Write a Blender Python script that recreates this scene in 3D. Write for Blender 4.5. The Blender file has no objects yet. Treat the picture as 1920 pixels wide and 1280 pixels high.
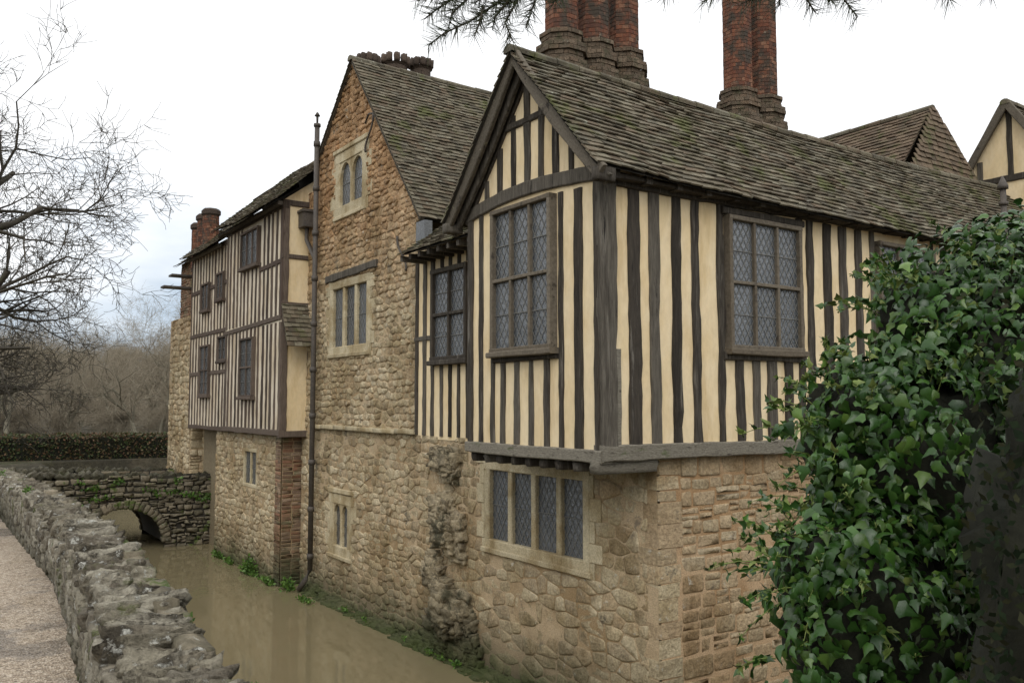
import bpy, math, random
from mathutils import Vector as V, noise, Matrix
rnd=random.Random(7)
U_=rnd.uniform
SC=bpy.context.scene
ZW=-3.65
# ---------------------------------------------------------------- helpers
class MB:
    def __init__(s): s.v=[];s.f=[];s.m=[];s.s=[]
    def add(s,vs,fs,mat=0,sm=False):
        o=len(s.v); s.v.extend([tuple(a) for a in vs])
        for f in fs:
            s.f.append([i+o for i in f]); s.m.append(mat); s.s.append(sm)
def empty(name):
    e=bpy.data.objects.new(name,None); SC.collection.objects.link(e); return e
def obj(name,mb,mats,parent=None,recalc=True):
    me=bpy.data.meshes.new(name); me.from_pydata(mb.v,[],mb.f)
    for m in mats: me.materials.append(m)
    me.polygons.foreach_set("material_index",mb.m)
    me.polygons.foreach_set("use_smooth",mb.s)
    me.update()
    if recalc:
        import bmesh
        bm=bmesh.new(); bm.from_mesh(me); bmesh.ops.recalc_face_normals(bm,faces=bm.faces); bm.to_mesh(me); bm.free()
    o=bpy.data.objects.new(name,me); SC.collection.objects.link(o)
    if parent: o.parent=parent
    return o
BF=[(0,1,2,3),(7,6,5,4),(0,4,5,1),(1,5,6,2),(2,6,7,3),(3,7,4,0)]
class Fr:
    def __init__(s,O,U,N): s.O=V(O);s.U=V(U);s.N=V(N)
    def p(s,u,z,d): return s.O+s.U*u+s.N*d+V((0,0,z))
def FA(x): return Fr((x,0,0),(0,1,0),(-1,0,0))
def FB(y): return Fr((0,y,0),(1,0,0),(0,-1,0))
def fbox(mb,fr,u0,u1,z0,z1,d0,d1,mat=0):
    mb.add([fr.p(u0,z0,d0),fr.p(u1,z0,d0),fr.p(u1,z1,d0),fr.p(u0,z1,d0),fr.p(u0,z0,d1),fr.p(u1,z0,d1),fr.p(u1,z1,d1),fr.p(u0,z1,d1)],BF,mat)
def wbox(mb,x0,x1,y0,y1,z0,z1,mat=0): fbox(mb,FB(0),x0,x1,z0,z1,-y0,-y1,mat)
def beam(mb,fr,a,b,w,d0,d1,mat=0,wob=.006,curve=0,w2=None):
    ax,az=a;bx,bz=b;L=math.hypot(bx-ax,bz-az)
    if L<.01: return
    n=max(1,int(L/.16)); dx,dz=(bx-ax)/L,(bz-az)/L; px,pz=-dz,dx
    if w2 is None: w2=w
    vs=[];fs=[]; o1,o2=U_(0,99),U_(0,99)
    for i in range(n+1):
        t=i/n; c=curve*math.sin(math.pi*t)
        ww=w+(w2-w)*t
        e=U_(-wob,wob)*.6+wob*1.6*noise.noise(V((t*L*1.7,o1,0))); g=U_(-wob,wob)*.6+wob*1.6*noise.noise(V((t*L*1.7,o2,0))); k=U_(-wob,wob)*.5
        x=ax+(bx-ax)*t; z=az+(bz-az)*t
        l=-ww/2+e+c; r=ww/2+g+c
        ch=min(.012,ww*.15)
        vs+= [fr.p(x+px*l,z+pz*l,d0),fr.p(x+px*l,z+pz*l,d1-ch+k),fr.p(x+px*(l+ch),z+pz*(l+ch),d1+k),fr.p(x+px*(r-ch),z+pz*(r-ch),d1+k),fr.p(x+px*r,z+pz*r,d1-ch+k),fr.p(x+px*r,z+pz*r,d0)]
    for i in range(n):
        o=i*6
        for j in range(6):
            k=(j+1)%6; fs.append((o+j,o+k,o+6+k,o+6+j))
    fs.append((0,1,2,3,4,5)); o=n*6; fs.append((o+5,o+4,o+3,o+2,o+1,o))
    mb.add(vs,fs,mat)
def tube(mb,pts,rs,sides=8,mat=0,sm=True,cap=True):
    n=len(pts); vs=[];fs=[]
    for i,p in enumerate(pts):
        p=V(p); t=(V(pts[min(i+1,n-1)])-V(pts[max(i-1,0)])).normalized()
        a=t.cross(V((0,0,1)) if abs(t.z)<.9 else V((1,0,0))).normalized(); b=t.cross(a)
        r=rs[i] if isinstance(rs,(list,tuple)) else rs
        for k in range(sides):
            an=2*math.pi*k/sides; vs.append(p+a*(r*math.cos(an))+b*(r*math.sin(an)))
    for i in range(n-1):
        for k in range(sides):
            k2=(k+1)%sides; fs.append((i*sides+k,i*sides+k2,(i+1)*sides+k2,(i+1)*sides+k))
    if cap: fs.append(tuple(range(sides))); fs.append(tuple((n-1)*sides+k for k in range(sides)))
    mb.add(vs,fs,mat,sm)
def cube_grid(n):
    vs={};out=[];fs=[]
    def idx(p):
        k=(round(p[0],4),round(p[1],4),round(p[2],4))
        if k not in vs: vs[k]=len(out); out.append(V(p))
        return vs[k]
    for ax in range(3):
        for sg in (-1,1):
            for i in range(n):
                for j in range(n):
                    q=[]
                    for a,b in ((0,0),(1,0),(1,1),(0,1)):
                        u=-1+2*(i+a)/n; w=-1+2*(j+b)/n
                        p=[0,0,0]; p[ax]=sg; p[(ax+1)%3]=u*sg; p[(ax+2)%3]=w
                        q.append(idx(p))
                    fs.append(tuple(q))
    return out,fs
CG={n:cube_grid(n) for n in (2,3,4,7,9)}
def rock(mb,c,a,b,h,n=3,mat=0,rough=.18,sph=.35,crag=0):
    vs0,fs=CG[n]; off=V((U_(0,90),U_(0,90),U_(0,90))); vs=[]
    for p in vs0:
        q=p*(1-sph)+p.normalized()*sph*1.15
        k=1+rough*noise.noise(p*1.1+off)+(rough*.45*noise.noise(p*2.9+off) if n>3 else 0)
        q=q*k
        if crag:
            q=q*(1+crag*noise.noise(V((q.x*1.2,q.y*5,q.z*1.2))+off)+crag*.6*noise.noise(p*5+off))
        vs.append(c+a*q.x+b*q.y+h*q.z)
    mb.add(vs,fs,mat,True)
def cell(mb,fr,poly,dep,mat,tilt=.25):
    n=len(poly)
    cx=sum(p[0] for p in poly)/n; cz=sum(p[1] for p in poly)/n
    hw=max(abs(p[0]-cx) for p in poly); hh=max(abs(p[1]-cz) for p in poly)
    if hw<.012 or hh<.012: return
    ring=[]
    for i in range(n):
        p=poly[i];a=poly[i-1];b=poly[(i+1)%n]; f1,f2=U_(.05,.17),U_(.05,.17)
        ring.append((p[0]+(a[0]-p[0])*f1+U_(-.004,.004),p[1]+(a[1]-p[1])*f1+U_(-.004,.004))); ring.append((p[0]+(b[0]-p[0])*f2,p[1]+(b[1]-p[1])*f2))
    m=len(ring); dd=dep*U_(.3,1.3); tx,tz=U_(-tilt,tilt)*dd/hw,U_(-tilt,tilt)*dd/hh
    vs=[]
    for s,d in ((1,-.01),(.965,dd*.72),(.8,dd)):
        for x,z in ring:
            x-=cx;z-=cz
            vs.append(fr.p(cx+x*s,cz+z*s,d if s==1 else d+tx*x+tz*z+U_(-.004,.004)))
    vs.append(fr.p(cx,cz,dd+U_(-.006,.006))); fs=[]
    for k in range(m):
        k2=(k+1)%m; fs+=[(k,k2,m+k2,m+k),(m+k,m+k2,2*m+k2,2*m+k),(2*m+k,2*m+k2,3*m)]
    mb.add(vs,fs,mat,True)
def clip(poly,nx,nz,c):
    out=[];n=len(poly)
    for i in range(n):
        a=poly[i];b=poly[(i+1)%n]; da=nx*a[0]+nz*a[1]-c; db=nx*b[0]+nz*b[1]-c
        if da<=0: out.append(a)
        if (da<0)!=(db<0) and abs(da-db)>1e-9:
            t=da/(da-db); out.append((a[0]+(b[0]-a[0])*t,a[1]+(b[1]-a[1])*t))
    return out
def vor_wall(mb,fr,dom,ops,h,asp,mat,dep=.025,gap=.012,ju=.32,jz=.2,drop=.14):
    us=[p[0] for p in dom];zs=[p[1] for p in dom]; u0,u1,z0,z1=min(us),max(us),min(zs),max(zs)
    w=h*asp; rows=[];z=z0+h*.4;r=0
    while z<z1+h:
        row=[];u=u0-w+(w*.5 if r%2 else 0)
        while u<u1+w:
            if rnd.random()>drop: row.append((u+U_(-ju,ju)*w,z+U_(-jz,jz)*h+.35*h*noise.noise(V((u*1.1,z*1.1,9)))))
            u+=w*U_(.65,1.4)
        rows.append(row); z+=h*U_(.75,1.25); r+=1
    A=0
    for i in range(len(dom)): a=dom[i];b=dom[(i+1)%len(dom)];A+=a[0]*b[1]-b[0]*a[1]
    D=dom if A>0 else dom[::-1]
    M=asp*1.25
    for i,row in enumerate(rows):
        for s in row:
            if s[0]<u0-w or s[0]>u1+w: continue
            if any(o[0]<s[0]<o[1] and o[2]<s[1]<o[3] for o in ops): continue
            P=[(s[0]-2*w,s[1]-2*h),(s[0]+2*w,s[1]-2*h),(s[0]+2*w,s[1]+2*h),(s[0]-2*w,s[1]+2*h)]
            for j in range(max(0,i-3),min(len(rows),i+4)):
                for t in rows[j]:
                    du=t[0]-s[0]
                    if t is s or abs(du)>3*w: continue
                    dx=du/(M*M);dz=t[1]-s[1]; L=math.hypot(dx,dz)
                    if L<1e-6: continue
                    mx,mz=(s[0]+t[0])/2,(s[1]+t[1])/2
                    P=clip(P,dx/L,dz/L,(dx*mx+dz*mz)/L-gap/2)
                    if len(P)<3: break
                if len(P)<3: break
            if len(P)<3: continue
            for k in range(len(D)):
                a=D[k];b=D[(k+1)%len(D)]; ex,ez=b[0]-a[0],b[1]-a[1];L=math.hypot(ex,ez)
                P=clip(P,ez/L,-ex/L,(ez*a[0]-ex*a[1])/L)
                if len(P)<3: break
            if len(P)<3: continue
            for o in ops:
                pu=[p[0] for p in P];pz=[p[1] for p in P]
                if max(pu)>o[0] and min(pu)<o[1] and max(pz)>o[2] and min(pz)<o[3]:
                    c=[(o[0]-s[0],(1,0,o[0])),(s[0]-o[1],(-1,0,-o[1])),(o[2]-s[1],(0,1,o[2])),(s[1]-o[3],(0,-1,-o[3]))]
                    q=max(c)[1]; P=clip(P,*q)
                    if len(P)<3: break
            if len(P)<3: continue
            Q=[]
            for p in P:
                if not Q or math.hypot(p[0]-Q[-1][0],p[1]-Q[-1][1])>.012: Q.append(p)
            if len(Q)>2: cell(mb,fr,Q,dep,mat)
def stone_wall(mb,fr,z0,z1,L,R,ops,hmin,hmax,wmin,wmax,mat=0,mmat=1,dep=.03,gap=.011,jit=.012,split=.15,warp=.03,backing=True,arches=(),cut=.25,stones=True,bd=0):
    br={z0,z1}
    for o in ops:
        for z in (o[2],o[3]):
            if z0<z<z1: br.add(z)
    br=sorted(br); rows=[]
    for a,b in zip(br,br[1:]):
        n=max(1,round((b-a)/((hmin+hmax)/2))); hs=[U_(hmin,hmax) for _ in range(n)]; t=sum(hs); z=a
        for h in hs: rows.append((z,z+h*(b-a)/t)); z+=h*(b-a)/t
    for a,b in rows:
        m=(a+b)/2; iv=[(L(a+1e-5),R(a+1e-5),L(b-1e-5),R(b-1e-5))]
        cuts=[(o[0],o[1]) for o in ops if o[2]<m<o[3]]+[c for c in (f(m) for f in arches) if c]
        for c0,c1 in cuts:
            nv=[]
            for (l0,r0,l1,r1) in iv:
                if c1<=min(l0,l1) or c0>=max(r0,r1): nv.append((l0,r0,l1,r1)); continue
                if c0>(l0+l1)/2+.01: nv.append((l0,c0,l1,c0))
                if c1<(r0+r1)/2-.01: nv.append((c1,r0,c1,r1))
            iv=nv
        for (l0,r0,l1,r1) in iv:
            if backing: mb.add([fr.p(l0,a,bd),fr.p(r0,a,bd),fr.p(r1,b,bd),fr.p(l1,b,bd)],[(0,1,2,3)],mmat)
            if not stones: continue
            l=(l0+l1)/2; r=(r0+r1)/2; u=l
            while u<r-.02:
                w=U_(wmin,wmax)*(b-a)
                if r-(u+w)<wmin*(b-a)*.7: w=r-u
                parts=[(a,b)]
                if rnd.random()<split and w>.12:
                    mm=a+(b-a)*U_(.4,.6); parts=[(a,mm),(mm,b)]
                for (pa,pb) in parts:
                    cx=u+w/2; cz=(pa+pb)/2; hw=w/2-gap*U_(.6,1.5); hh=(pb-pa)/2-gap*U_(.6,1.5)
                    if hw<.01 or hh<.01: continue
                    cz+=warp*noise.noise(V((cx*1.3,cz*1.3,3)))
                    c=cut*min(hw,hh)*2
                    ring=[(-hw,-hh+c*U_(.3,1)),(-hw+c*U_(.3,1),-hh),(hw-c*U_(.3,1),-hh),(hw,-hh+c*U_(.3,1)),(hw,hh-c*U_(.3,1)),(hw-c*U_(.3,1),hh),(-hw+c*U_(.3,1),hh),(-hw,hh-c*U_(.3,1))]
                    ring=[(x+U_(-jit,jit),z+U_(-jit,jit)) for x,z in ring]
                    dd=dep*U_(.4,1.25); vs=[];
                    tx,tz=U_(-.25,.25)*dd/hw,U_(-.3,.3)*dd/hh
                    for s,d in ((1,-.01),(.96,dd*.75),(.8,dd)):
                        for x,z in ring: vs.append(fr.p(cx+x*s,cz+z*s,d if s==1 else d+tx*x+tz*z+U_(-.003,.003)))
                    vs.append(fr.p(cx,cz,dd+U_(-.004,.004))); fs=[]
                    for k in range(8):
                        k2=(k+1)%8; fs+=[(k,k2,8+k2,8+k),(8+k,8+k2,16+k2,16+k),(16+k,16+k2,24)]
                    mb.add(vs,fs,mat,True)
                u+=w
def tiles(mb,P0,Uv,S,H,iv,mat=0,umat=1,course=.1,tw=.165,sag=None,jit=1.0):
    P0=V(P0);Uv=V(Uv).normalized();S=V(S).normalized();N=Uv.cross(S)
    if N.z<0 or (abs(N.z)<.2 and N.y>0): N=-N
    off=U_(0,50)
    def W(u,s,h):
        z=0 if sag is None else sag(u,s)
        z+=.03*noise.noise(V((u*.8+off,s*.9,1)))
        return P0+Uv*u+S*s+N*h+V((0,0,z))
    n=int(H/course)+1
    for i in range(n):
        s=i*course; l,r=iv(s)
        if r-l<.03: continue
        u=l-(tw*.5 if i%2 else 0)-U_(0,.02)
        while u<r:
            w=tw*U_(.93,1.07); a=max(u,l);b=min(u+w-.004,r); u+=w
            if b-a<.02: continue
            j=jit
            s0=s-U_(0,.014)*j-(.02 if rnd.random()<.02 else 0); s1=min(s+course*1.35,H+.02); lf=.034+U_(-.005,.012)*j; t=.018; e=U_(-.007,.007)*j; tl=U_(-.006,.006)*j
            mb.add([W(a,s0+e,lf-t-tl),W(b,s0-e,lf-t+tl),W(b,s1,-.006),W(a,s1,-.006),W(a,s0+e,lf-tl),W(b,s0-e,lf+tl),W(b,s1,.006),W(a,s1,.006)],BF,mat)
    m=12
    for i in range(m):
        sa,sb=H*i/m,H*(i+1)/m
        la,ra=iv(sa);lb,rb=iv(sb); k=8
        for q in range(k):
            f=lambda l,r,t:l+(r-l)*t
            mb.add([W(f(la,ra,q/k),sa,-.012),W(f(la,ra,(q+1)/k),sa,-.012),W(f(lb,rb,(q+1)/k),sb,-.012),W(f(lb,rb,q/k),sb,-.012)],[(0,1,2,3)],umat)
def ridge(mb,a,b,r=.1,mat=0,sag=None):
    a=V(a);b=V(b);L=(b-a).length;n=max(1,int(L/.33));t=(b-a).normalized();sd=t.cross(V((0,0,1))).normalized()
    for i in range(n):
        p=a+t*(L*i/n);q=a+t*(L*(i+1)/n-.01); z=U_(-.008,.008)
        if sag: p=p+V((0,0,sag(L*i/n,0)));q=q+V((0,0,sag(L*(i+1)/n,0)))
        vs=[]
        for c,rr in ((p,r*1.0),(q,r*.93)):
            for k in range(7):
                an=math.pi*(-.12+1.24*k/6); vs.append(c+sd*(rr*math.cos(an))+V((0,0,rr*.8*math.sin(an)+z-.05)))
        fs=[(k,k+1,8+k,7+k) for k in range(6)]+[tuple(range(7)),tuple(range(13,6,-1))]
        mb.add(vs,fs,mat)
def arch_h(t): return math.sqrt(max(0,1-abs(t)**1.8))
def window(mb,fr,u0,u1,z0,z1,nl,tiers,fw,proud,gd,mull,FM,GM,CM,arch=False,sill=0,q=(.105,.16)):
    b0=gd-.06
    beam(mb,fr,(u0+fw/2,z0),(u0+fw/2,z1),fw,b0,proud,FM,.002)
    beam(mb,fr,(u1-fw/2,z0),(u1-fw/2,z1),fw,b0,proud+.001,FM,.002)
    beam(mb,fr,(u0,z1-fw/2),(u1,z1-fw/2),fw,b0,proud+.004,FM,.002)
    beam(mb,fr,(u0,z0+fw/2),(u1,z0+fw/2),fw,b0,proud+.004,FM,.002)
    if sill: beam(mb,fr,(u0-.04,z0-.02),(u1+.04,z0-.02),.07,b0,proud+sill,FM,.004)
    a,b=u0+fw,u1-fw; c,d=z0+fw,z1-fw
    lw=(b-a-mull*(nl-1))/nl; thh=(d-c-mull*(tiers-1))/tiers
    for i in range(1,nl):
        m=a+i*lw+(i-.5)*mull; beam(mb,fr,(m,c),(m,d),mull,b0,proud-.012,FM,.002)
    for j in range(1,tiers):
        m=c+j*thh+(j-.5)*mull; beam(mb,fr,(a,m),(b,m),mull,b0,proud-.008,FM,.002)
    for i in range(nl):
        for j in range(tiers):
            x0=a+i*(lw+mull);x1=x0+lw;y0=c+j*(thh+mull);y1=y0+thh
            jj=[U_(-.004,.004) for _ in range(4)]
            mb.add([fr.p(x0,y0,gd+jj[0]),fr.p(x1,y0,gd+jj[1]),fr.p(x1,y1,gd+jj[2]),fr.p(x0,y1,gd+jj[3])],[(0,1,2,3)],GM)
            qx=lw/max(2,round(lw/q[0])); qz=q[1]*qx/q[0]; cw=.0055
            sl=qz/qx
            for sg in (1,-1):
                for k in range(-40,60):
                    zz=lambda x:(sl*(x-x0)*sg+y0+k*qz)
                    if sg>0:
                        xa=max(x0,x0+(y0-(y0+k*qz))/sl); xb=min(x1,x0+(y1-(y0+k*qz))/sl)
                    else:
                        xa=max(x0,x0-(y1-(y0+k*qz))/sl); xb=min(x1,x0-(y0-(y0+k*qz))/sl)
                    if xb-xa>.01:
                        A=V((xa,zz(xa)));B=V((xb,zz(xb)));t=(B-A).normalized();p=V((-t.y,t.x))*cw
                        g=gd+.006+(.001 if sg>0 else 0)
                        mb.add([fr.p(A.x-p.x,A.y-p.y,g),fr.p(B.x-p.x,B.y-p.y,g),fr.p(B.x+p.x,B.y+p.y,g),fr.p(A.x+p.x,A.y+p.y,g)],[(0,1,2,3)],CM)
            y=y0+thh*.5; fbox(mb,fr,x0,x1,y-.005,y+.005,gd+.008,gd+.014,CM)
            if arch:
                ah=lw*.62; n=10; vs=[]
                for k in range(n+1):
                    t=-1+2*k/n; x=x0+lw*k/n; zz2=y1-ah+ah*arch_h(t)*.93
                    vs+=[fr.p(x,zz2,proud-.015),fr.p(x,y1+.01,proud-.015),fr.p(x,zz2,gd+.002)]
                fs=[]
                for k in range(n):
                    o=k*3; fs+=[(o,o+3,o+4,o+1),(o,o+2,o+5,o+3)]
                mb.add(vs,fs,FM)
# ---------------------------------------------------------------- materials
def N_(nt,t,**k):
    n=nt.nodes.new(t)
    for a,b in k.items(): setattr(n,a,b)
    return n
def mk(name,cols,rough=.9,nscale=6,nstr=.35,bscale=30,bump=.4,bdist=.02,moss=None,stretch=(1,1,1),lich=None,spec=.3,island=True,big=None,red=None,bump2=None,fine=1.0,streak=None):
    m=bpy.data.materials.new(name); m.use_nodes=True; nt=m.node_tree; L=nt.links.new
    bs=nt.nodes["Principled BSDF"]; bs.inputs["Roughness"].default_value=rough; bs.inputs["Specular IOR Level"].default_value=spec
    tc=N_(nt,"ShaderNodeTexCoord"); mp=N_(nt,"ShaderNodeMapping"); mp.inputs["Scale"].default_value=stretch; L(tc.outputs["Object"],mp.inputs["Vector"])
    def noise_(sc,det=6,r=.6,src=None):
        n=N_(nt,"ShaderNodeTexNoise"); n.inputs["Scale"].default_value=sc;n.inputs["Detail"].default_value=det;n.inputs["Roughness"].default_value=r;L((src or mp).outputs[0],n.inputs["Vector"]);return n.outputs["Fac"]
    cr=N_(nt,"ShaderNodeValToRGB"); el=cr.color_ramp.elements
    while len(el)<len(cols): el.new(.5)
    for i,c in enumerate(cols): el[i].position=i/max(1,len(cols)-1); el[i].color=(*c,1)
    n1=noise_(nscale)
    if island:
        g=N_(nt,"ShaderNodeNewGeometry"); a=N_(nt,"ShaderNodeMath",operation='MULTIPLY_ADD'); L(n1,a.inputs[0]);a.inputs[1].default_value=nstr*2;a.inputs[2].default_value=-nstr
        b=N_(nt,"ShaderNodeMath",operation='ADD');L(a.outputs[0],b.inputs[0]);L(g.outputs["Random Per Island"],b.inputs[1]);L(b.outputs[0],cr.inputs[0])
    else:
        mr=N_(nt,"ShaderNodeMapRange");mr.inputs[1].default_value=.3;mr.inputs[2].default_value=.7;L(n1,mr.inputs[0]);L(mr.outputs[0],cr.inputs[0])
    col=cr.outputs[0]
    def mix(fac,c1,c2,mode='MIX'):
        x=N_(nt,"ShaderNodeMix",data_type='RGBA',blend_type=mode)
        if isinstance(fac,float): x.inputs[0].default_value=fac
        else: L(fac,x.inputs[0])
        for s,c in ((6,c1),(7,c2)):
            if isinstance(c,tuple): x.inputs[s].default_value=(*c,1)
            else: L(c,x.inputs[s])
        return x.outputs[2]
    def thr(src,a,b):
        r=N_(nt,"ShaderNodeMapRange");r.interpolation_type='SMOOTHSTEP';r.inputs[1].default_value=a;r.inputs[2].default_value=b;L(src,r.inputs[0]);return r.outputs[0]
    f=fine
    if f: col=mix(thr(noise_(bscale*1.3,4,.6),.35,.65),mix(1.0,col,(1-.2*f,1-.21*f,1-.23*f),'MULTIPLY'),mix(1.0,col,(1+.16*f,1+.15*f,1+.13*f),'MULTIPLY'))
    if big: col=mix(thr(noise_(big[1],5),.42,.62),col,big[0],big[2] if len(big)>2 else 'MULTIPLY')
    if streak:
        m2=N_(nt,"ShaderNodeMapping"); m2.inputs["Scale"].default_value=(1,1,.16); L(tc.outputs["Object"],m2.inputs["Vector"])
        col=mix(thr(noise_(streak[1],6,.65,m2),streak[2],streak[3]),col,streak[0],'MULTIPLY')
    def zfac(lo,hi,am,sc=1.6):
        ps=N_(nt,"ShaderNodeNewGeometry"); sx=N_(nt,"ShaderNodeSeparateXYZ");L(ps.outputs["Position"],sx.inputs[0])
        r=N_(nt,"ShaderNodeMapRange");r.clamp=False;r.inputs[1].default_value=lo;r.inputs[2].default_value=hi;r.inputs[3].default_value=1;r.inputs[4].default_value=0;L(sx.outputs[2],r.inputs[0])
        q=N_(nt,"ShaderNodeMath",operation='MULTIPLY_ADD');L(noise_(sc,7,.65),q.inputs[0]);q.inputs[1].default_value=am*2;q.inputs[2].default_value=-am
        s=N_(nt,"ShaderNodeMath",operation='ADD');s.use_clamp=True;L(r.outputs[0],s.inputs[0]);L(q.outputs[0],s.inputs[1]);return s.outputs[0]
    if red: col=mix(zfac(red[1],red[2],red[3]),mix(1.0,col,red[0],'MULTIPLY'),col)
    if lich: 
        for lc,ls,la,lb in lich: col=mix(thr(noise_(ls,8,.7),la,lb),col,lc)
    if moss:
        for mc,lo,hi,am in moss: col=mix(zfac(lo,hi,am),col,mc)
    L(col,bs.inputs["Base Color"])
    bp=N_(nt,"ShaderNodeBump");bp.inputs["Strength"].default_value=bump;bp.inputs["Distance"].default_value=bdist;L(noise_(bscale,8,.7),bp.inputs["Height"])
    if bump2:
        b2=N_(nt,"ShaderNodeBump");b2.inputs["Strength"].default_value=bump2[1];b2.inputs["Distance"].default_value=bump2[2];L(noise_(bump2[0],5,.6),b2.inputs["Height"]);L(b2.outputs[0],bp.inputs["Normal"])
    L(bp.outputs[0],bs.inputs["Normal"])
    return m
# "red": tint applied above the given height (upper masonry is redder ragstone)
M_stone=mk("ragstone",[(.34,.265,.16),(.52,.425,.27),(.42,.345,.225),(.60,.51,.345),(.36,.29,.19),(.48,.365,.225),(.56,.48,.33)],nscale=7,nstr=.3,bscale=26,bump=.8,bdist=.03,bump2=(9,.8,.05),
   big=((.70,.66,.58),.9),red=((.92,.70,.57),1.4,4.2,.4),streak=((.62,.60,.54),1.6,.52,.68),
   lich=[((.58,.55,.46),9,.6,.72),((.17,.145,.10),3.5,.6,.7)],moss=[((.12,.11,.065),-3.75,-2.7,.55),((.065,.085,.025),-3.8,-3.2,.7)])
M_mortar=mk("lime_mortar",[(.46,.35,.22),(.55,.43,.28)],island=False,nscale=5,bscale=60,bump=.7,big=((.68,.62,.52),1.1),moss=[((.10,.09,.055),-3.7,-2.8,.5)],red=((.97,.80,.68),1.4,4.2,.4),lich=[((.24,.19,.13),3.5,.58,.68)])
M_stoneB=mk("ragstone_courtside",[(.37,.275,.165),(.49,.38,.24),(.43,.325,.205),(.39,.31,.195),(.52,.43,.295)],nscale=8,bscale=24,bump=.8,bdist=.03,bump2=(9,.8,.05),big=((.74,.68,.6),.8),streak=((.68,.64,.57),1.7,.52,.68),lich=[((.5,.47,.39),9,.6,.72),((.19,.15,.10),4,.6,.7)],moss=[((.08,.07,.045),-4.0,-3.1,.5)])
M_mortarB=mk("pink_mortar",[(.48,.335,.2),(.54,.39,.245)],island=False,nscale=5,bscale=60,bump=.6,big=((.7,.62,.52),1.1))
M_ashlar=mk("dressed_stone",[(.48,.41,.27),(.55,.48,.33),(.41,.35,.23)],nscale=5,bscale=40,bump=.35,big=((.7,.64,.54),2.2),streak=((.7,.66,.58),2.5,.5,.66),lich=[((.25,.22,.16),12,.6,.75)],moss=[((.10,.09,.05),-3.5,-2.8,.4)])
M_dark=mk("mossy_rubble",[(.13,.11,.08),(.22,.19,.135),(.10,.09,.06),(.27,.23,.165)],nscale=7,bscale=22,bump=.8,bdist=.03,lich=[((.07,.10,.02),3,.52,.62),((.38,.37,.32),11,.6,.7)])
M_scar=mk("weathered_shadowed_rubble",[(.34,.28,.18),(.45,.375,.25),(.24,.2,.135)],nscale=7,bscale=22,bump=.9,bdist=.04,bump2=(8,.9,.06),lich=[((.10,.09,.055),2.6,.49,.61)],moss=[((.09,.085,.05),-3.7,-2.4,.5),((.06,.08,.02),-3.8,-3.2,.6)])  # dark noise patches paint shadowed hollows into the stone colour; moss near water
M_cap=mk("coping_stone",[(.19,.17,.125),(.32,.29,.22),(.135,.115,.085),(.40,.37,.295),(.24,.21,.155)],nscale=7,nstr=.3,bscale=24,bump=1,bdist=.04,bump2=(9,1,.06),lich=[((.06,.05,.035),5,.50,.62),((.60,.59,.52),10,.56,.66),((.10,.115,.035),1.8,.56,.66)],moss=[((.07,.065,.04),-1.8,-1.34,.35)])
M_plaster=mk("cream_plaster",[(.73,.575,.35),(.80,.655,.425),(.76,.61,.385)],island=False,nscale=2.5,bscale=16,bump=.2,bdist=.02,big=((.93,.90,.83),3),streak=((.84,.80,.73),2.6,.54,.7),lich=[((.66,.52,.33),2.6,.64,.78)],stretch=(1,1,.45),bump2=(4,.5,.03),fine=.2)
M_plasterL=mk("weathered_plaster",[(.60,.52,.39),(.70,.62,.49),(.52,.45,.34)],island=False,nscale=2.5,bscale=14,bump=.2,stretch=(1,1,.35),big=((.84,.79,.72),3),fine=.3)
M_wood=mk("weathered_oak",[(.032,.026,.019),(.07,.058,.044),(.044,.036,.028),(.13,.115,.092),(.037,.03,.022),(.085,.073,.058)],nscale=8,nstr=.3,bscale=20,bump=1,bdist=.02,stretch=(3,3,.25),rough=.85,lich=[((.19,.17,.14),4,.57,.70),((.016,.013,.01),6,.58,.68)])
M_sillw=mk("silvered_oak",[(.15,.135,.105),(.22,.2,.16),(.11,.098,.075)],nscale=8,nstr=.3,bscale=20,bump=.8,stretch=(1,1,3),rough=.85,lich=[((.06,.05,.038),5,.55,.68),((.11,.12,.06),3,.6,.7)])
M_woodL=mk("old_oak",[(.075,.052,.04),(.13,.1,.078),(.05,.038,.03)],nscale=8,bscale=20,bump=.6,stretch=(3,3,.25),rough=.85)
M_barge=mk("bargeboard_oak",[(.10,.085,.063),(.17,.145,.112)],nscale=8,bscale=20,bump=.8,stretch=(2,2,2),rough=.85,lich=[((.04,.032,.024),4,.56,.66),((.2,.19,.13),7,.6,.7)])
M_wfr=mk("oak_window_frame",[(.17,.145,.11),(.12,.098,.07)],nscale=8,bscale=25,bump=.4,rough=.8,lich=[((.05,.04,.03),6,.56,.68)])
M_tile=mk("clay_roof_tile",[(.085,.073,.05),(.155,.135,.093),(.11,.09,.062),(.20,.18,.13),(.14,.105,.07),(.07,.06,.042),(.175,.16,.118)],nscale=3,nstr=.3,bscale=35,bump=.7,bdist=.015,lich=[((.36,.36,.29),11,.61,.70),((.095,.10,.035),1.8,.52,.67)])
M_tileR=mk("clay_tile_brown",[(.12,.085,.058),(.18,.135,.092),(.09,.07,.05)],nscale=3,bscale=35,bump=.5,lich=[((.095,.095,.04),3,.5,.66)])
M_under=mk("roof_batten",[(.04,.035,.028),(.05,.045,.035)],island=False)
M_brick=mk("chimney_brick",[(.14,.052,.032),(.21,.086,.048),(.09,.042,.03),(.25,.13,.08),(.17,.068,.04),(.07,.042,.032)],nscale=5,nstr=.15,bscale=40,bump=.5,lich=[((.06,.048,.036),3,.47,.61),((.22,.18,.13),8,.6,.7)])
M_bmort=mk("brick_mortar",[(.13,.10,.075),(.19,.15,.11)],island=False)
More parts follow.
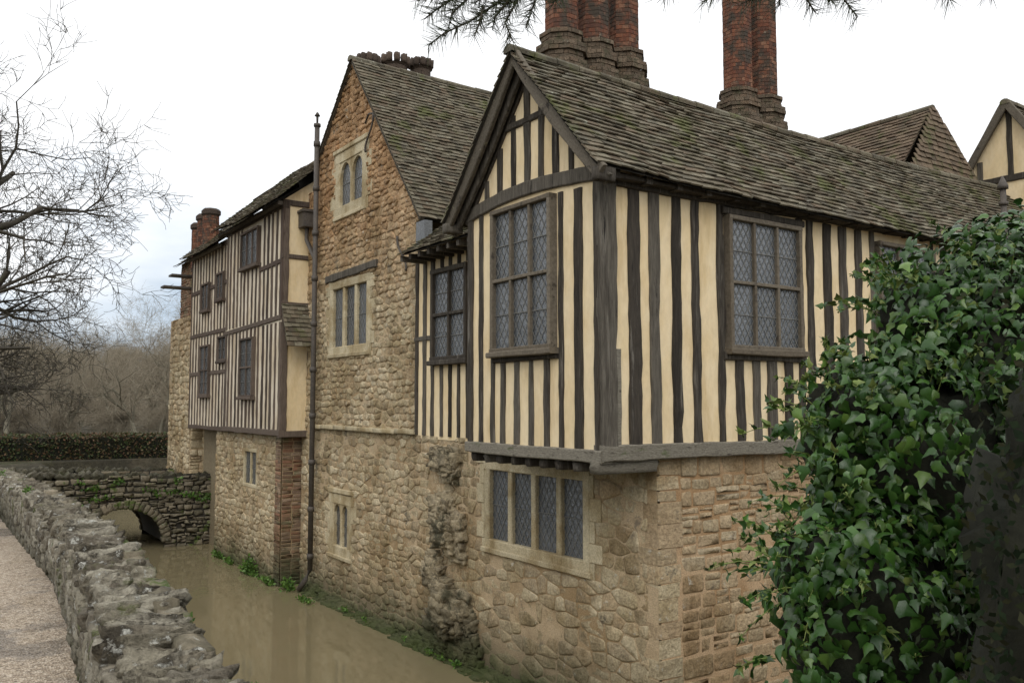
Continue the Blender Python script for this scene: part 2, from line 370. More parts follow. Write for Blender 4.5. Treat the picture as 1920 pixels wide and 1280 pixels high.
M_brickO=mk("mossy_brick",[(.2,.10,.06),(.27,.16,.1),(.14,.09,.06),(.3,.22,.15)],nscale=5,bscale=40,bump=.5,lich=[((.12,.12,.06),2,.5,.66)],moss=[((.06,.065,.03),-3.6,-2.4,.5)])
M_cham=mk("chimney_moulding",[(.17,.12,.08),(.11,.085,.06),(.22,.165,.115)],nscale=5,bscale=30,bump=.9,bdist=.04,lich=[((.08,.07,.04),5,.5,.64),((.26,.24,.18),9,.6,.7)])
M_lead=mk("lead",[(.15,.16,.17),(.2,.21,.22)],rough=.6,island=False,bump=.1)
M_came=mk("lead_came",[(.13,.13,.12),(.18,.175,.16)],rough=.6,island=False,bump=.1)
M_iron=mk("cast_iron",[(.07,.062,.055),(.10,.085,.07)],rough=.6,island=False,bump=.2)
M_glass=mk("leaded_glass",[(.045,.052,.058),(.095,.105,.115),(.03,.035,.04)],rough=.08,nscale=3,nstr=.3,bscale=8,bump=.6,bdist=.03,spec=.9,fine=0)
M_glass.node_tree.nodes["Principled BSDF"].inputs["IOR"].default_value=1.75
M_core=mk("inner_masonry",[(.2,.16,.1),(.24,.2,.13)],island=False)
M_bark=mk("bark",[(.06,.053,.042),(.09,.08,.063)],nscale=4,bscale=20,bump=.6,lich=[((.09,.095,.05),5,.55,.7)])
M_barkF=mk("hazed_woodland_bark",[(.17,.155,.115),(.24,.22,.165),(.12,.11,.08)],nscale=2,bump=0.1)  # bark colour lightened to paint in distance haze
M_barkT=mk("hazed_woodland_twig",[(.24,.205,.15),(.30,.26,.195),(.18,.155,.11)],nscale=2,bump=0.1)  # twigs likewise paled, haze is in the colour
M_ivy=mk("ivy_leaf",[(.014,.042,.008),(.032,.085,.015),(.02,.058,.010),(.058,.135,.022),(.018,.05,.009),(.11,.19,.035)],rough=.3,nscale=3,nstr=.15,bscale=25,bump=.15,spec=.42,fine=.5)
M_ivyY=mk("ivy_shoot",[(.18,.22,.06),(.12,.18,.04)],rough=.5,bump=.1)
M_yew=mk("yew_leaf",[(.006,.012,.005),(.012,.02,.008),(.022,.022,.01)],rough=.8,bump=.05,spec=.1)
M_weed=mk("bank_weed",[(.06,.13,.02),(.11,.2,.035),(.04,.09,.02)],rough=.5,bump=.1)
M_hedge=mk("hedge_leaf",[(.035,.06,.015),(.06,.085,.025),(.16,.08,.045),(.04,.055,.018),(.11,.06,.033)],rough=.6,bump=.1,nscale=.4,nstr=.35)
M_gapshade=mk("gap_shade_core",[(.012,.014,.008),(.018,.018,.01)],island=False)  # near-black filler colour stands for shade in gaps between leaves and stones
M_pine=mk("pine_needle",[(.02,.035,.015),(.04,.055,.022),(.06,.06,.03)],rough=.5,bump=.05)
M_ground=mk("ground_earth",[(.11,.095,.06),(.16,.135,.09),(.095,.10,.045)],island=False,nscale=.25,bscale=2,bump=1,bdist=.8,lich=[((.08,.07,.045),.6,.45,.6),((.17,.145,.1),1.3,.58,.68)])
def gravel():
    m=bpy.data.materials.new("gravel"); m.use_nodes=True; nt=m.node_tree;L=nt.links.new;bs=nt.nodes["Principled BSDF"]
    tc=N_(nt,"ShaderNodeTexCoord")
    def nz(sc,d=6,r=.6):
        n=N_(nt,"ShaderNodeTexNoise");n.inputs["Scale"].default_value=sc;n.inputs["Detail"].default_value=d;n.inputs["Roughness"].default_value=r;L(tc.outputs["Object"],n.inputs["Vector"]);return n.outputs["Fac"]
    vo=N_(nt,"ShaderNodeTexVoronoi");vo.inputs["Scale"].default_value=70;L(tc.outputs["Object"],vo.inputs["Vector"])
    cr=N_(nt,"ShaderNodeValToRGB");el=cr.color_ramp.elements
    el[0].color=(.15,.115,.08,1);el[1].color=(.54,.46,.36,1);e=el.new(.5);e.color=(.35,.275,.195,1)
    sp=N_(nt,"ShaderNodeSeparateColor");L(vo.outputs["Color"],sp.inputs[0]);L(sp.outputs[0],cr.inputs[0])
    mr=N_(nt,"ShaderNodeMapRange");mr.interpolation_type='SMOOTHSTEP';mr.inputs[1].default_value=.5;mr.inputs[2].default_value=.6;L(nz(.9,5),mr.inputs[0])
    mx=N_(nt,"ShaderNodeMix",data_type='RGBA',blend_type='MULTIPLY');L(mr.outputs[0],mx.inputs[0]);L(cr.outputs[0],mx.inputs[6]);mx.inputs[7].default_value=(.6,.6,.61,1)
    m3=N_(nt,"ShaderNodeMapRange");m3.interpolation_type='SMOOTHSTEP';m3.inputs[1].default_value=.5;m3.inputs[2].default_value=.7;m3.inputs[4].default_value=.7;L(nz(3.1,5),m3.inputs[0])
    m4=N_(nt,"ShaderNodeMix",data_type='RGBA',blend_type='MULTIPLY');L(m3.outputs[0],m4.inputs[0]);L(mx.outputs[2],m4.inputs[6]);m4.inputs[7].default_value=(.68,.64,.56,1)
    L(m4.outputs[2],bs.inputs["Base Color"])
    rr=N_(nt,"ShaderNodeMapRange");rr.inputs[3].default_value=.85;rr.inputs[4].default_value=.2;L(mr.outputs[0],rr.inputs[0]);L(rr.outputs[0],bs.inputs["Roughness"])
    bp=N_(nt,"ShaderNodeBump");bp.inputs["Strength"].default_value=.8;bp.inputs["Distance"].default_value=.014;L(vo.outputs["Distance"],bp.inputs["Height"]);L(bp.outputs[0],bs.inputs["Normal"])
    return m
M_gravel=gravel()
def waterm():
    m=bpy.data.materials.new("moat_water"); m.use_nodes=True; nt=m.node_tree;L=nt.links.new;bs=nt.nodes["Principled BSDF"]
    bs.inputs["Base Color"].default_value=(.205,.172,.098,1);bs.inputs["Roughness"].default_value=.02;bs.inputs["IOR"].default_value=1.4
    tc=N_(nt,"ShaderNodeTexCoord");n=N_(nt,"ShaderNodeTexNoise");n.inputs["Scale"].default_value=5.0;n.inputs["Detail"].default_value=3;L(tc.outputs["Object"],n.inputs["Vector"])
    bp=N_(nt,"ShaderNodeBump");bp.inputs["Strength"].default_value=.10;bp.inputs["Distance"].default_value=.02;L(n.outputs["Fac"],bp.inputs["Height"]);L(bp.outputs[0],bs.inputs["Normal"])
    return m
M_water=waterm()
# ---------------------------------------------------------------- MANOR
HOUSE=empty("timber_framed_manor_house")
def stonewin(mb,fr,u0,u1,z0,z1,nl,tiers=1,arch=False,fw=.13,mull=.1,q=(.105,.16)):
    window(mb,fr,u0,u1,z0,z1,nl,tiers,fw,.03,-.04,mull,0,1,2,arch=arch,sill=.03,q=q)
mb=MB(); fr=FA(6.5)
W4=(7.80,10.06,-1.97,-.78); W1=(13.78,15.58,.9,2.3); WA=(13.98,15.38,3.52,4.76); WLo=(14.45,15.42,-2.8,-1.68)
PK=(14.62,6.40)
def Lg(z):
    if z<-.55: return 6.7
    if z<2.9: return 12.1
    return 12.0+(PK[0]-12.0)*(z-2.9)/(PK[1]-2.9)
def Rg(z):
    if z<4.3: return 16.95
    if z<4.9: return 16.25
    return 16.2-(16.2-PK[0])*(z-4.9)/(PK[1]-4.9)
stone_wall(mb,fr,-4.1,PK[1],Lg,Rg,[W4,WLo,W1,WA,(0,1,-.55,-.55),(0,1,2.9,4.3),(0,1,4.9,4.9)],.1,.2,1,2,0,1,stones=False,bd=.010)
vor_wall(mb,fr,[(6.85,-4.1),(10.5,-4.1),(10.5,-.5),(6.85,-.5)],[W4],.16,1.5,0,.022,.009,jz=.12)
vor_wall(mb,fr,[(10.5,-4.1),(16.95,-4.1),(16.95,-.5),(10.5,-.5)],[WLo],.12,1.5,0,.026,.010)
vor_wall(mb,fr,[(12.08,-.5),(16.95,-.5),(16.95,2.9),(12.08,2.9)],[W1],.11,1.4,0,.032,.013)
vor_wall(mb,fr,[(12.0,2.9),(16.25,2.9),(16.2,4.9),PK],[WA],.10,1.35,0,.036,.015)
vor_wall(mb,fr,[(16.25,2.9),(16.95,2.9),(16.95,4.3),(16.25,4.3)],[],.12,1.4,0,.03,.012)
# flush corner stones, irregular lengths
def cornerstone(y1,x1,z0,z1,mat):
    x0=6.5-U_(.008,.022); y0=6.70-U_(.014,.026); n=0
    j=lambda:U_(-.008,.008)
    c=.012
    mb.add([(x0+c,y0+j()*.4,z0+j()),(x1+j(),y0+j()*.4,z0+j()),(x1+j(),y0+j()*.4,z1+j()),(x0+c,y0+j()*.4,z1+j()),
            (x0+j()*.4,y0+c,z0+j()),(x0+j()*.4,y1+j(),z0+j()),(x0+j()*.4,y1+j(),z1+j()),(x0+j()*.4,y0+c,z1+j()),
            (x1,y1,z0),(x1,y1,z1)],[(0,1,2,3),(4,7,6,5),(0,3,7,4),(3,2,9,6,7),(0,4,5,8,1),(1,8,9,2),(5,6,9,8)],mat)
z=-4.1
while z<-.62:
    h=min(U_(.12,.26),-.6-z); cornerstone(6.7+U_(.16,.3),6.5+U_(.24,.34),z+.007,z+h-.007,0 if rnd.random()<.5 else 3); z+=h
z=-.4;k=0
while z<2.85:
    h=U_(.2,.32); w=.36 if k%2 else .2
    if rnd.random()<.5: fbox(mb,fr,12.06,12.06+w,z+.006,min(z+h,2.86)-.006,-.1,U_(.02,.04),3)
    z+=h;k+=1
for (u0,u1,z0,z1) in (W4,W1,WA,WLo):
    z=z0-.12;k=0
    while z<z1+.06:
        h=U_(.2,.32)
        for s,e in ((-1,u0),(1,u1)):
            w=U_(.17,.26) if (k%2) else U_(.05,.1)
            a,b=sorted((e+s*.0,e+s*w)); fbox(mb,fr,a,b,z+.006,z+h-.006,-.05,U_(.022,.034),2)
        z+=h;k+=1
obj("moat_wall_stonework",mb,[M_stone,M_mortar,M_ashlar,M_stoneB],HOUSE)
mb=MB()
y=12.05
while y<16.3:
    l=U_(.5,.9); e=min(y+l,16.3)
    rock(mb,V((6.48,(y+e)/2,-.46+U_(-.008,.008))),V((.075,0,0)),V((0,(e-y)/2-.003,0)),V((0,0,.04)),3,0,.05,.05); y=e
obj("string_course",mb,[M_ashlar],HOUSE)
mb=MB();frB=FB(6.7)
stone_wall(mb,frB,-4.1,-.55,lambda z:6.52,lambda z:18.0,[],.13,.25,.9,2.3,0,1,stones=False,bd=.010)
stone_wall(mb,frB,-4.1,-.55,lambda z:6.82,lambda z:18.0,[],.13,.25,.9,2.3,0,1,dep=.024,gap=.010,jit=.009,split=.28,warp=.09,cut=.16,backing=False)
obj("side_wall_stonework",mb,[M_stoneB,M_mortarB],HOUSE)
mb=MB()
stonewin(mb,fr,*W4,4,1); stonewin(mb,fr,*W1,3,1,fw=.15,mull=.1); stonewin(mb,fr,*WA,2,1,arch=True,fw=.2,mull=.1); stonewin(mb,fr,*WLo,2,1,arch=True,fw=.18,mull=.09)
beam(mb,fr,(13.5,2.42),(15.75,2.38),.14,-.05,.06,3,.012)
for (a,b,c) in ((13.9,15.45,4.8),(14.4,15.45,-1.62)): beam(mb,fr,(a,c),(b,c),.09,-.05,.06,0,.004)
obj("stone_windows",mb,[M_ashlar,M_glass,M_came,M_wood],HOUSE)
mb=MB()
for i in range(520):
    t=rnd.random(); z=-.7-2.95*t
    half=.30+.40*t**2+.2*noise.noise(V((z*1.3,4,0))); cy=11.12-.25*t+.3*noise.noise(V((0,0,z*1.4)))
    y=cy+U_(-half,half); edge=1-abs(y-cy)/max(half,.05)
    hol=noise.noise(V((y*2.1,z*1.9,5)))
    pr=.30*edge*hol*1.6+.04+.14*t*edge
    if hol<-.12 and t<.8: continue
    s=U_(.06,.13)
    rock(mb,V((6.53-max(0,pr)*.8,y,z)),V((U_(.06,.12),U_(-.03,.03),U_(-.03,.03))),V((U_(-.03,.03),s*1.25,U_(-.03,.03))),V((0,U_(-.03,.03),s*.6)),4,0,.35,.05,crag=.12)
for i in range(240):
    y=U_(8.2,16.6); t=rnd.random(); zt=.02+.25*max(0,noise.noise(V((y*.9,3,1)))+.15)
    rock(mb,V((6.5-.22*(1-t)+.02,y,ZW-.06+zt*t)),V((U_(.07,.14),0,0)),V((0,U_(.07,.17),0)),V((0,0,U_(.05,.09))),3,0,.45,.3)
obj("ruined_buttress_masonry",mb,[M_scar],HOUSE)
# ---- timber walls
mb=MB() # 0 plaster 1 wood 2 glass 3 came 4 frame 5 silvered
fr=FA(5.66)
mb.add([fr.p(6.62,-.5,0),fr.p(9.15,-.5,0),fr.p(9.15,2.35,0),fr.p(7.89,3.75,0),fr.p(6.62,2.35,0)],[(0,1,2,3,4)],0)
mb.add([V((5.66,9.15,-.5)),V((6.55,9.15,-.5)),V((6.55,9.15,2.4)),V((5.66,9.15,2.35))],[(0,1,2,3)],0)
def stud(fr,u,z0,z1,w=.1,p=.018,wob=.009,mat=1,lean=0): beam(mb,fr,(u,z0),(u+lean,z1),w*U_(.85,1.15),-.02,p+U_(0,.006),mat,wob)
beam(mb,fr,(6.60,-.54),(9.19,-.54),.13,-.12,.035,5,.008)
stud(fr,6.665,-.47,2.3,.08,.03); stud(fr,9.1,-.47,2.3,.1,.025)
stud(fr,6.97,-.47,2.26,.13); stud(fr,7.27,-.47,2.28,.09)
stud(fr,8.60,-.47,2.3,.1); stud(fr,8.86,-.47,2.3,.09)
beam(mb,fr,(7.32,.52),(8.57,.52),.09,-.02,.05,1,.006)
for u in (7.53,7.82,8.10,8.38): stud(fr,u,-.47,.49,.1)
beam(mb,fr,(6.60,2.34),(9.2,2.34),.16,-.03,.04,1,.008,curve=.11)
def gz(u): return 3.72-abs(u-7.89)*1.18
for u,w in ((7.89,.12),(7.62,.09),(8.17,.1),(7.35,.1),(8.45,.1),(7.08,.09),(8.73,.09)):
    zt=gz(u)-.02
    if zt>2.55: stud(fr,u,2.46+.02*rnd.random(),zt,w)
beam(mb,fr,(7.45,3.25),(8.33,3.25),.08,-.02,.03,1,.005)
for s in (-1,1): beam(mb,fr,(7.89+s*1.32,2.28),(7.89,3.80),.15,-.02,.03,1,.01)
window(mb,fr,7.34,8.52,.58,2.28,3,2,.055,.11,.05,.04,4,2,3,sill=.03)
fr=FB(6.62)
mb.add([fr.p(5.66,-.45,0),fr.p(18,-.45,0),fr.p(18,2.5,0),fr.p(5.66,2.5,0)],[(0,1,2,3)],0)
beam(mb,fr,(5.64,-.51),(18,-.51),.16,-.1,.05,5,.01)
beam(mb,fr,(5.64,2.3),(18,2.42),.14,-.05,.05,1,.01)
beam(mb,fr,(5.75,-.44),(5.74,2.26),.2,-.03,.045,1,.012,w2=.24)
def bstuds(a,b,z0,z1,per=.315,w=.15):
    n=max(1,round((b-a)/per))
    for i in range(1,n): stud(fr,a+(b-a)*i/n+U_(-.015,.015),z0,z1,w,.02,.013,lean=U_(-.02,.02))
for u in (6.115,6.42,6.735,7.04,7.44): stud(fr,u+U_(-.01,.01),-.43,2.26,.145 if u<7.4 else .1,.02,.013,lean=U_(-.02,.02))
stud(fr,5.875,-.43,.55,.07,.025,.008,mat=5)
window(mb,fr,7.50,8.80,.6,2.14,3,2,.055,.10,.045,.04,4,2,3,sill=.03)
beam(mb,fr,(7.44,.53),(8.9,.53),.09,-.02,.05,1,.006); beam(mb,fr,(7.44,2.19),(8.9,2.19),.08,-.02,.06,1,.006)
bstuds(7.44,8.88,-.43,.49,.3)
bstuds(8.72,10.42,-.43,2.26,.325); stud(fr,8.86,-.43,2.26,.11)
window(mb,fr,10.44,11.8,.6,2.15,3,2,.055,.10,.045,.04,4,2,3,sill=.03)
stud(fr,10.38,-.43,2.3,.1);stud(fr,11.86,-.43,2.3,.1); beam(mb,fr,(10.4,.53),(11.9,.53),.09,-.02,.05,1,.006); bstuds(10.4,11.9,-.43,.49,.3)
bstuds(11.86,15,-.43,2.3,.33); bstuds(15,18,-.43,2.3,.33)
wbox(mb,5.70,6.5,6.66,9.12,-.49,-.46,1)
for i in range(9):
    y=6.80+i*.285
    rock(mb,V((6.09,y,-.66)),V((.41,0,0)),V((0,.055,0)),V((0,0,.055)),3,1,.08,.12)
rock(mb,V((6.02,6.69,-.645)),V((.42,0,0)),V((0,.075,0)),V((0,0,.075)),4,5,.08,.15)
fr=FA(6.48)
mb.add([fr.p(8.9,-.55,0),fr.p(12.1,-.55,0),fr.p(12.1,2.4,0),fr.p(8.9,2.4,0)],[(0,1,2,3)],0)
for u in (9.25,9.5,9.75,10.0,10.25,11.53,11.78,12.03): stud(fr,u,-.5,2.3,.09)
window(mb,fr,10.42,11.46,.62,2.02,2,2,.07,.10,.04,.05,1,2,3,sill=.03)
for u in (10.5,10.75,11.0,11.25): stud(fr,u,-.5,.58,.08); stud(fr,u,2.05,2.3,.08)
beam(mb,fr,(9,2.28),(12.1,2.28),.12,-.02,.05,1); beam(mb,fr,(9,.9),(10.4,.9),.08,-.02,.03,1); beam(mb,fr,(11.5,1.0),(12.1,1.0),.07,-.02,.03,1)
obj("timber_framed_walls",mb,[M_plaster,M_wood,M_glass,M_came,M_wfr,M_sillw],HOUSE)
# ---- left timber range
mb=MB()
fr=FA(5.94)
mb.add([fr.p(16.74,-.6,0),fr.p(20.55,-.6,0),fr.p(20.55,4.1,0),fr.p(16.74,4.1,0)],[(0,1,2,3)],0)
fs=FB(16.74)
mb.add([fs.p(5.94,-.6,0),fs.p(6.62,-.6,0),fs.p(6.62,4.6,0),fs.p(5.94,4.1,0)],[(0,1,2,3)],5)
beam(mb,fr,(16.7,-.6),(20.6,-.6),.12,-.1,.03,1);beam(mb,fr,(16.7,4.0),(20.6,4.0),.14,-.1,.03,1)
beam(mb,fr,(16.74,1.72),(20.6,1.62),.10,-.02,.03,1); beam(mb,fr,(16.74,2.86),(18.1,2.84),.1,-.02,.03,1);
n=14
for i in range(n+1):
    u=16.80+i*(20.48-16.80)/n
    for a,b in [(-.54,1.62),(1.72,3.94)]:
        if 18.05<u<19.35 and a>1: segs2=[(1.72,2.95)]
        elif 18.25<u<19.25 and a<1: segs2=[(-.54,.1),(1.42,1.62)]
        else: segs2=[(a,b)]
        for c,d in segs2: stud(fr,u+U_(-.02,.02),c,d,.085 if 0<i<n else .13,.02,.01,lean=U_(-.02,.02))
window(mb,fr,18.1,19.3,2.98,3.80,3,1,.05,.09,.045,.04,1,2,3,sill=.03)
window(mb,fr,18.3,19.22,.12,1.42,2,2,.05,.09,.045,.04,1,2,3,sill=.03)
beam(mb,fs,(6.0,-.56),(6.0,4.05),.13,-.02,.03,1,.01); beam(mb,fs,(6.56,-.56),(6.56,4.2),.13,-.02,.03,1,.01)
beam(mb,fs,(5.92,-.62),(6.66,-.62),.13,-.1,.04,1); beam(mb,fs,(5.92,2.95),(6.66,2.95),.1,-.02,.03,1); beam(mb,fs,(5.92,4.05),(6.66,4.05),.12,-.02,.03,1); beam(mb,fs,(5.92,1.98),(6.66,1.98),.09,-.02,.03,1)
fr=FA(6.0)
mb.add([fr.p(20.55,-.62,0),fr.p(23.9,-.62,0),fr.p(23.9,3.95,0),fr.p(20.55,3.95,0)],[(0,1,2,3)],0)
for z in (-.62,.75,1.75,2.9,3.85): beam(mb,fr,(20.55,z),(23.9,z),.1,-.05,.03,1)
for i in range(13):
    u=20.62+i*(23.2/ 85)
    stud(fr,u,-.6,3.8,.075,.02,.01)
for w in ((22.1,22.8,2.35,3.05,2),(20.85,21.45,2.5,3.17,2),(21.95,22.78,.18,1.46,2),(20.45,21.2,1.0,1.6,2)):
    window(mb,fr,w[0],w[1],w[2],w[3],w[4],2 if w[3]-w[2]>1 else 1,.05,.08,.04,.04,1,2,3,sill=.02,q=(.14,.2))
obj("rear_timber_range",mb,[M_plasterL,M_woodL,M_glass,M_came,M_wfr,M_plaster],HOUSE)
mb=MB(); fr=FA(6.1); WB=(18.5,19.45,-1.85,-1.0)
stone_wall(mb,fr,-4.1,-.62,lambda z:17.0,lambda z:21.6,[WB],.11,.2,.9,2.2,0,1,stones=False,bd=.01)
vor_wall(mb,fr,[(17.3,-4.1),(21.6,-4.1),(21.6,-.6),(17.3,-.6)],[WB],.12,1.5,0,.03,.012)
stone_wall(mb,FB(17.0),-4.1,-.62,lambda z:6.1,lambda z:6.56,[],.072,.078,2.6,3.2,2,1,dep=.012,gap=.005,jit=.003,split=0,warp=.01,cut=.05)
stone_wall(mb,FA(6.07),-4.1,-.62,lambda z:16.99,lambda z:17.3,[],.072,.078,2.2,3.2,2,1,dep=.012,gap=.005,jit=.003,split=0,warp=.01,cut=.05)
fr2=FA(6.45)
stone_wall(mb,fr2,-4.1,-.62,lambda z:21.6,lambda z:24.2,[(22.1,23.0,-2.3,-.9)],.13,.24,.9,2.2,0,1,dep=.03)
stone_wall(mb,FA(6.1),-4.1,2.4,lambda z:24.2,lambda z:26.6,[],.15,.26,.9,2.2,0,1,stones=False,bd=.01)
vor_wall(mb,FA(6.1),[(24.2,-4.1),(26.6,-4.1),(26.45,2.4),(24.2,2.4)],[],.15,1.5,0,.04,.014)
stone_wall(mb,FB(24.2),-4.1,2.4,lambda z:6.1,lambda z:6.6,[],.15,.26,.9,2.2,0,1,dep=.04)
stone_wall(mb,FA(6.3),2.4,4.1,lambda z:23.9,lambda z:26.4,[],.075,.08,2.6,3.2,2,1,dep=.015,gap=.006,jit=.003,split=0,cut=.05)
stone_wall(mb,FB(23.95),-.6,4.1,lambda z:6.0,lambda z:7.5,[],.15,.26,.9,2.2,0,1,dep=.03)
obj("rear_range_masonry",mb,[M_stone,M_mortar,M_brickO],HOUSE)
mb=MB()
window(mb,FA(6.1),*WB,2,1,.08,.02,-.03,.07,0,1,2)
wbox(mb,6.75,6.8,22.0,23.1,-2.4,-.8,3)
n=12
f=FA(6.43)
for i in range(n):
    t0=-1+2*i/n;t1=-1+2*(i+1)/n
    z0=-1.45+.55*arch_h(t0);z1=-1.45+.55*arch_h(t1); u0=22.55+.45*t0;u1=22.55+.45*t1
    mb.add([f.p(u0,z0,0),f.p(u1,z1,0),f.p(u1,-.88,0),f.p(u0,-.88,0),f.p(u0,z0,-.3),f.p(u1,z1,-.3)],[(0,1,2,3),(0,4,5,1)],0)
for s in (-1,1): fbox(mb,f,22.55+s*.45-.07,22.55+s*.45+.07,-2.3,-1.4,-.1,.02,0)
for (x0,x1,z) in ((5.35,6.15,3.42),(5.55,6.15,3.75)): wbox(mb,x0,x1,24.3,24.7,z-.3,z-.25,3)
obj("doorway_and_base_window",mb,[M_ashlar,M_glass,M_came,M_iron],HOUSE)
# ---------------------------------------------------------------- roofs
mb=MB()
sagM=lambda u,s:-.09*math.sin(math.pi*min(1,max(0,u/12.0)))
S=V((0,1.51,1.66)); H=S.length
tiles(mb,(5.40,6.38,2.36),(1,0,0),S,H,lambda s:(0,12.3),0,1,course=.098,sag=sagM)
S2=V((0,-1.51,1.72)); tiles(mb,(5.40,9.40,2.28),(1,0,0),S2,S2.length,lambda s:(0,12.3),0,1,course=.098,sag=sagM)
ridge(mb,(5.38,7.89,4.06),(17.7,7.89,4.06),.09,0,sagM)
obj("main_roof",mb,[M_tile,M_under],HOUSE)
mb=MB()
S=V((0,2.72,3.50)); tiles(mb,(6.40,11.86,2.92),(1,0,0),S,S.length,lambda s:(0,5.5),0,1,course=.1,sag=lambda u,s:-.05*math.sin(u/5.5*math.pi))
S=V((0,-1.75,1.62)); tiles(mb,(6.40,16.34,4.78),(1,0,0),S,S.length,lambda s:(0,5.5),0,1,course=.1)
ridge(mb,(6.38,14.6,6.46),(11.9,14.6,6.46),.09,0,lambda u,s:-.05*math.sin(u/5.5*math.pi))
obj("stone_gable_roof",mb,[M_tile,M_under],HOUSE)
mb=MB()
S=V((1.3,0,.92)); tiles(mb,(6.02,9.2,2.26),(0,1,0),S,S.length,lambda s:(0,2.62),0,1,course=.1)
S=V((2.0,0,1.75))
tiles(mb,(5.62,16.5,4.0),(0,1,0),S,S.length,lambda s:(0,4.3),0,1,course=.11,sag=lambda u,s:-.05*math.sin(u))
tiles(mb,(5.68,20.8,3.8),(0,1,0),S,S.length,lambda s:(0,3.2),0,1,course=.11,sag=lambda u,s:-.04*math.sin(u*1.3))
S=V((-2.0,0,1.75)); tiles(mb,(9.62,16.5,4.0),(0,1,0),S,S.length,lambda s:(0,7.5),0,1,course=.15,tw=.3)
ridge(mb,(7.62,16.4,5.75),(7.62,20.8,5.75),.1,0);ridge(mb,(7.68,20.8,5.55),(7.68,24.0,5.55),.1,0)
tiles(mb,(6.1,24.0,4.0),(0,1,0),V((1.7,0,1.3)),2.1,lambda s:(0,2.5),0,1,course=.13,tw=.2)
tiles(mb,(5.92,16.36,1.12),(1,0,0),V((0,.36,.85)),.92,lambda s:(0,.8),0,1,course=.1)
S=V((1.32,0,1.58)); tiles(mb,(13.6,8.22,3.75),(0,1,0),S,S.length,lambda s:(0,4.0),2,1,course=.1)
S=V((-1.32,0,1.58)); tiles(mb,(16.24,8.22,3.75),(0,1,0),S,S.length,lambda s:(0,4.0),2,1,course=.1)
tiles(mb,(13.62,7.95,3.77),(1,0,0),V((0,.26,1.56)),1.57,lambda s:(.82*s,2.6-.82*s),2,1,course=.1)
tiles(mb,(16.4,6.62,4.0),(1,0,0),V((0,1.02,1.55)),1.86,lambda s:(0,5),0,1,course=.1)
tiles(mb,(16.4,8.66,4.0),(1,0,0),V((0,-1.02,1.55)),1.86,lambda s:(0,5),0,1,course=.1)
ridge(mb,(16.35,7.64,5.6),(21.3,7.64,5.6),.09,0); ridge(mb,(14.92,8.2,5.36),(14.92,12.2,5.36),.09,0)
obj("secondary_roofs",mb,[M_tile,M_under,M_tileR],HOUSE)
mb=MB()
fr=FA(5.46)
for s,zt in ((-1,2.27),(1,2.20)): beam(mb,fr,(7.89+s*1.52,zt),(7.89,3.98),.17,-.03,.02,0,.006,curve=s*.05)
for s,zt in ((-1,2.27),(1,2.20)): beam(mb,FA(5.56),(7.89+s*1.5,zt-.05),(7.89,3.86),.14,-.03,.02,1,.006,curve=s*.05)
rock(mb,V((5.54,6.42,2.27)),V((.12,0,0)),V((0,.05,0)),V((0,0,.07)),3,1,.1,.1)
rock(mb,V((5.52,9.33,2.2)),V((.12,0,0)),V((0,.06,0)),V((0,0,.06)),3,1,.1,.1)
fr=FB(6.46); beam(mb,fr,(5.6,2.31),(17.5,2.31),.05,-.1,.0,1,.008)
fr=FA(6.18); beam(mb,fr,(9.2,2.24),(11.8,2.24),.06,-.1,0,1,.008)
for i in range(9): wbox(mb,6.05,6.5,9.5+i*.28,9.57+i*.28,2.17,2.25,1)
for i in range(26): wbox(mb,5.7+i*.45,5.78+i*.45,6.44,6.64,2.27,2.36,1)
fr=FA(5.75); beam(mb,fr,(16.55,3.98),(20.7,3.98),.07,-.1,0,1,.008); beam(mb,FA(5.8),(20.9,3.8),(23.9,3.8),.07,-.1,0,1,.008)
wbox(mb,6.42,6.56,11.72,12.0,2.5,2.86,2)
fr=FA(16.5)
mb.add([fr.p(6.75,2.3,0),fr.p(8.55,2.3,0),fr.p(8.55,4.15,0),fr.p(7.64,5.5,0),fr.p(6.75,4.15,0)],[(0,1,2,3,4)],3)
for s in (-1,1): beam(mb,FA(16.38),(7.64+s*1.05,3.95),(7.64,5.56),.14,-.03,.02,0)
for u in (7.1,7.64,8.2): beam(mb,fr,(u,4.1),(u,5.4-abs(u-7.64)*1.5),.1,-.02,.03,1)
beam(mb,fr,(6.75,4.15),(8.5,4.15),.12,-.02,.03,1)
for a,b in (((11.88,2.90),PK),((16.36,4.74),PK)): beam(mb,FA(6.42),a,b,.06,-.08,.0,0,.006)
obj("bargeboards_and_eaves",mb,[M_barge,M_wood,M_lead,M_plaster],HOUSE)
mb=MB()
wbox(mb,5.75,17.9,6.84,9.0,-.45,2.3); wbox(mb,6.95,17.9,7.0,16.9,-4.1,2.2); wbox(mb,6.8,11.8,12.4,16.1,2.2,3.0)
wbox(mb,6.1,9.6,17.1,23.9,-.5,3.9); wbox(mb,6.4,9.6,17.2,23.9,-4.1,-.5); wbox(mb,6.9,9.6,24.3,26.5,-4.1,3.9)
mb.add([(11.7,12.1,2.9),(11.7,16.3,4.7),(11.7,16.3,2.9),(11.7,14.6,6.4)],[(0,2,1,3)],0)
obj("inner_walls",mb,[M_core],HOUSE)
def ring_poly(c,r,n,z,rot=0): return [V((c[0]+r*math.cos(rot+2*math.pi*k/n),c[1]+r*math.sin(rot+2*math.pi*k/n),z)) for k in range(n)]
def lathe(mb,c,prof,n=8,mat=0,rot=math.pi/8):
    vs=[];fs=[]
    for r,z in prof: vs+=ring_poly(c,r,n,z,rot)
    for i in range(len(prof)-1):
        for k in range(n):
            k2=(k+1)%n; fs.append((i*n+k,i*n+k2,(i+1)*n+k2,(i+1)*n+k))
    fs.append(tuple(range(n))); fs.append(tuple((len(prof)-1)*n+k for k in range(n)))
    mb.add(vs,fs,mat)
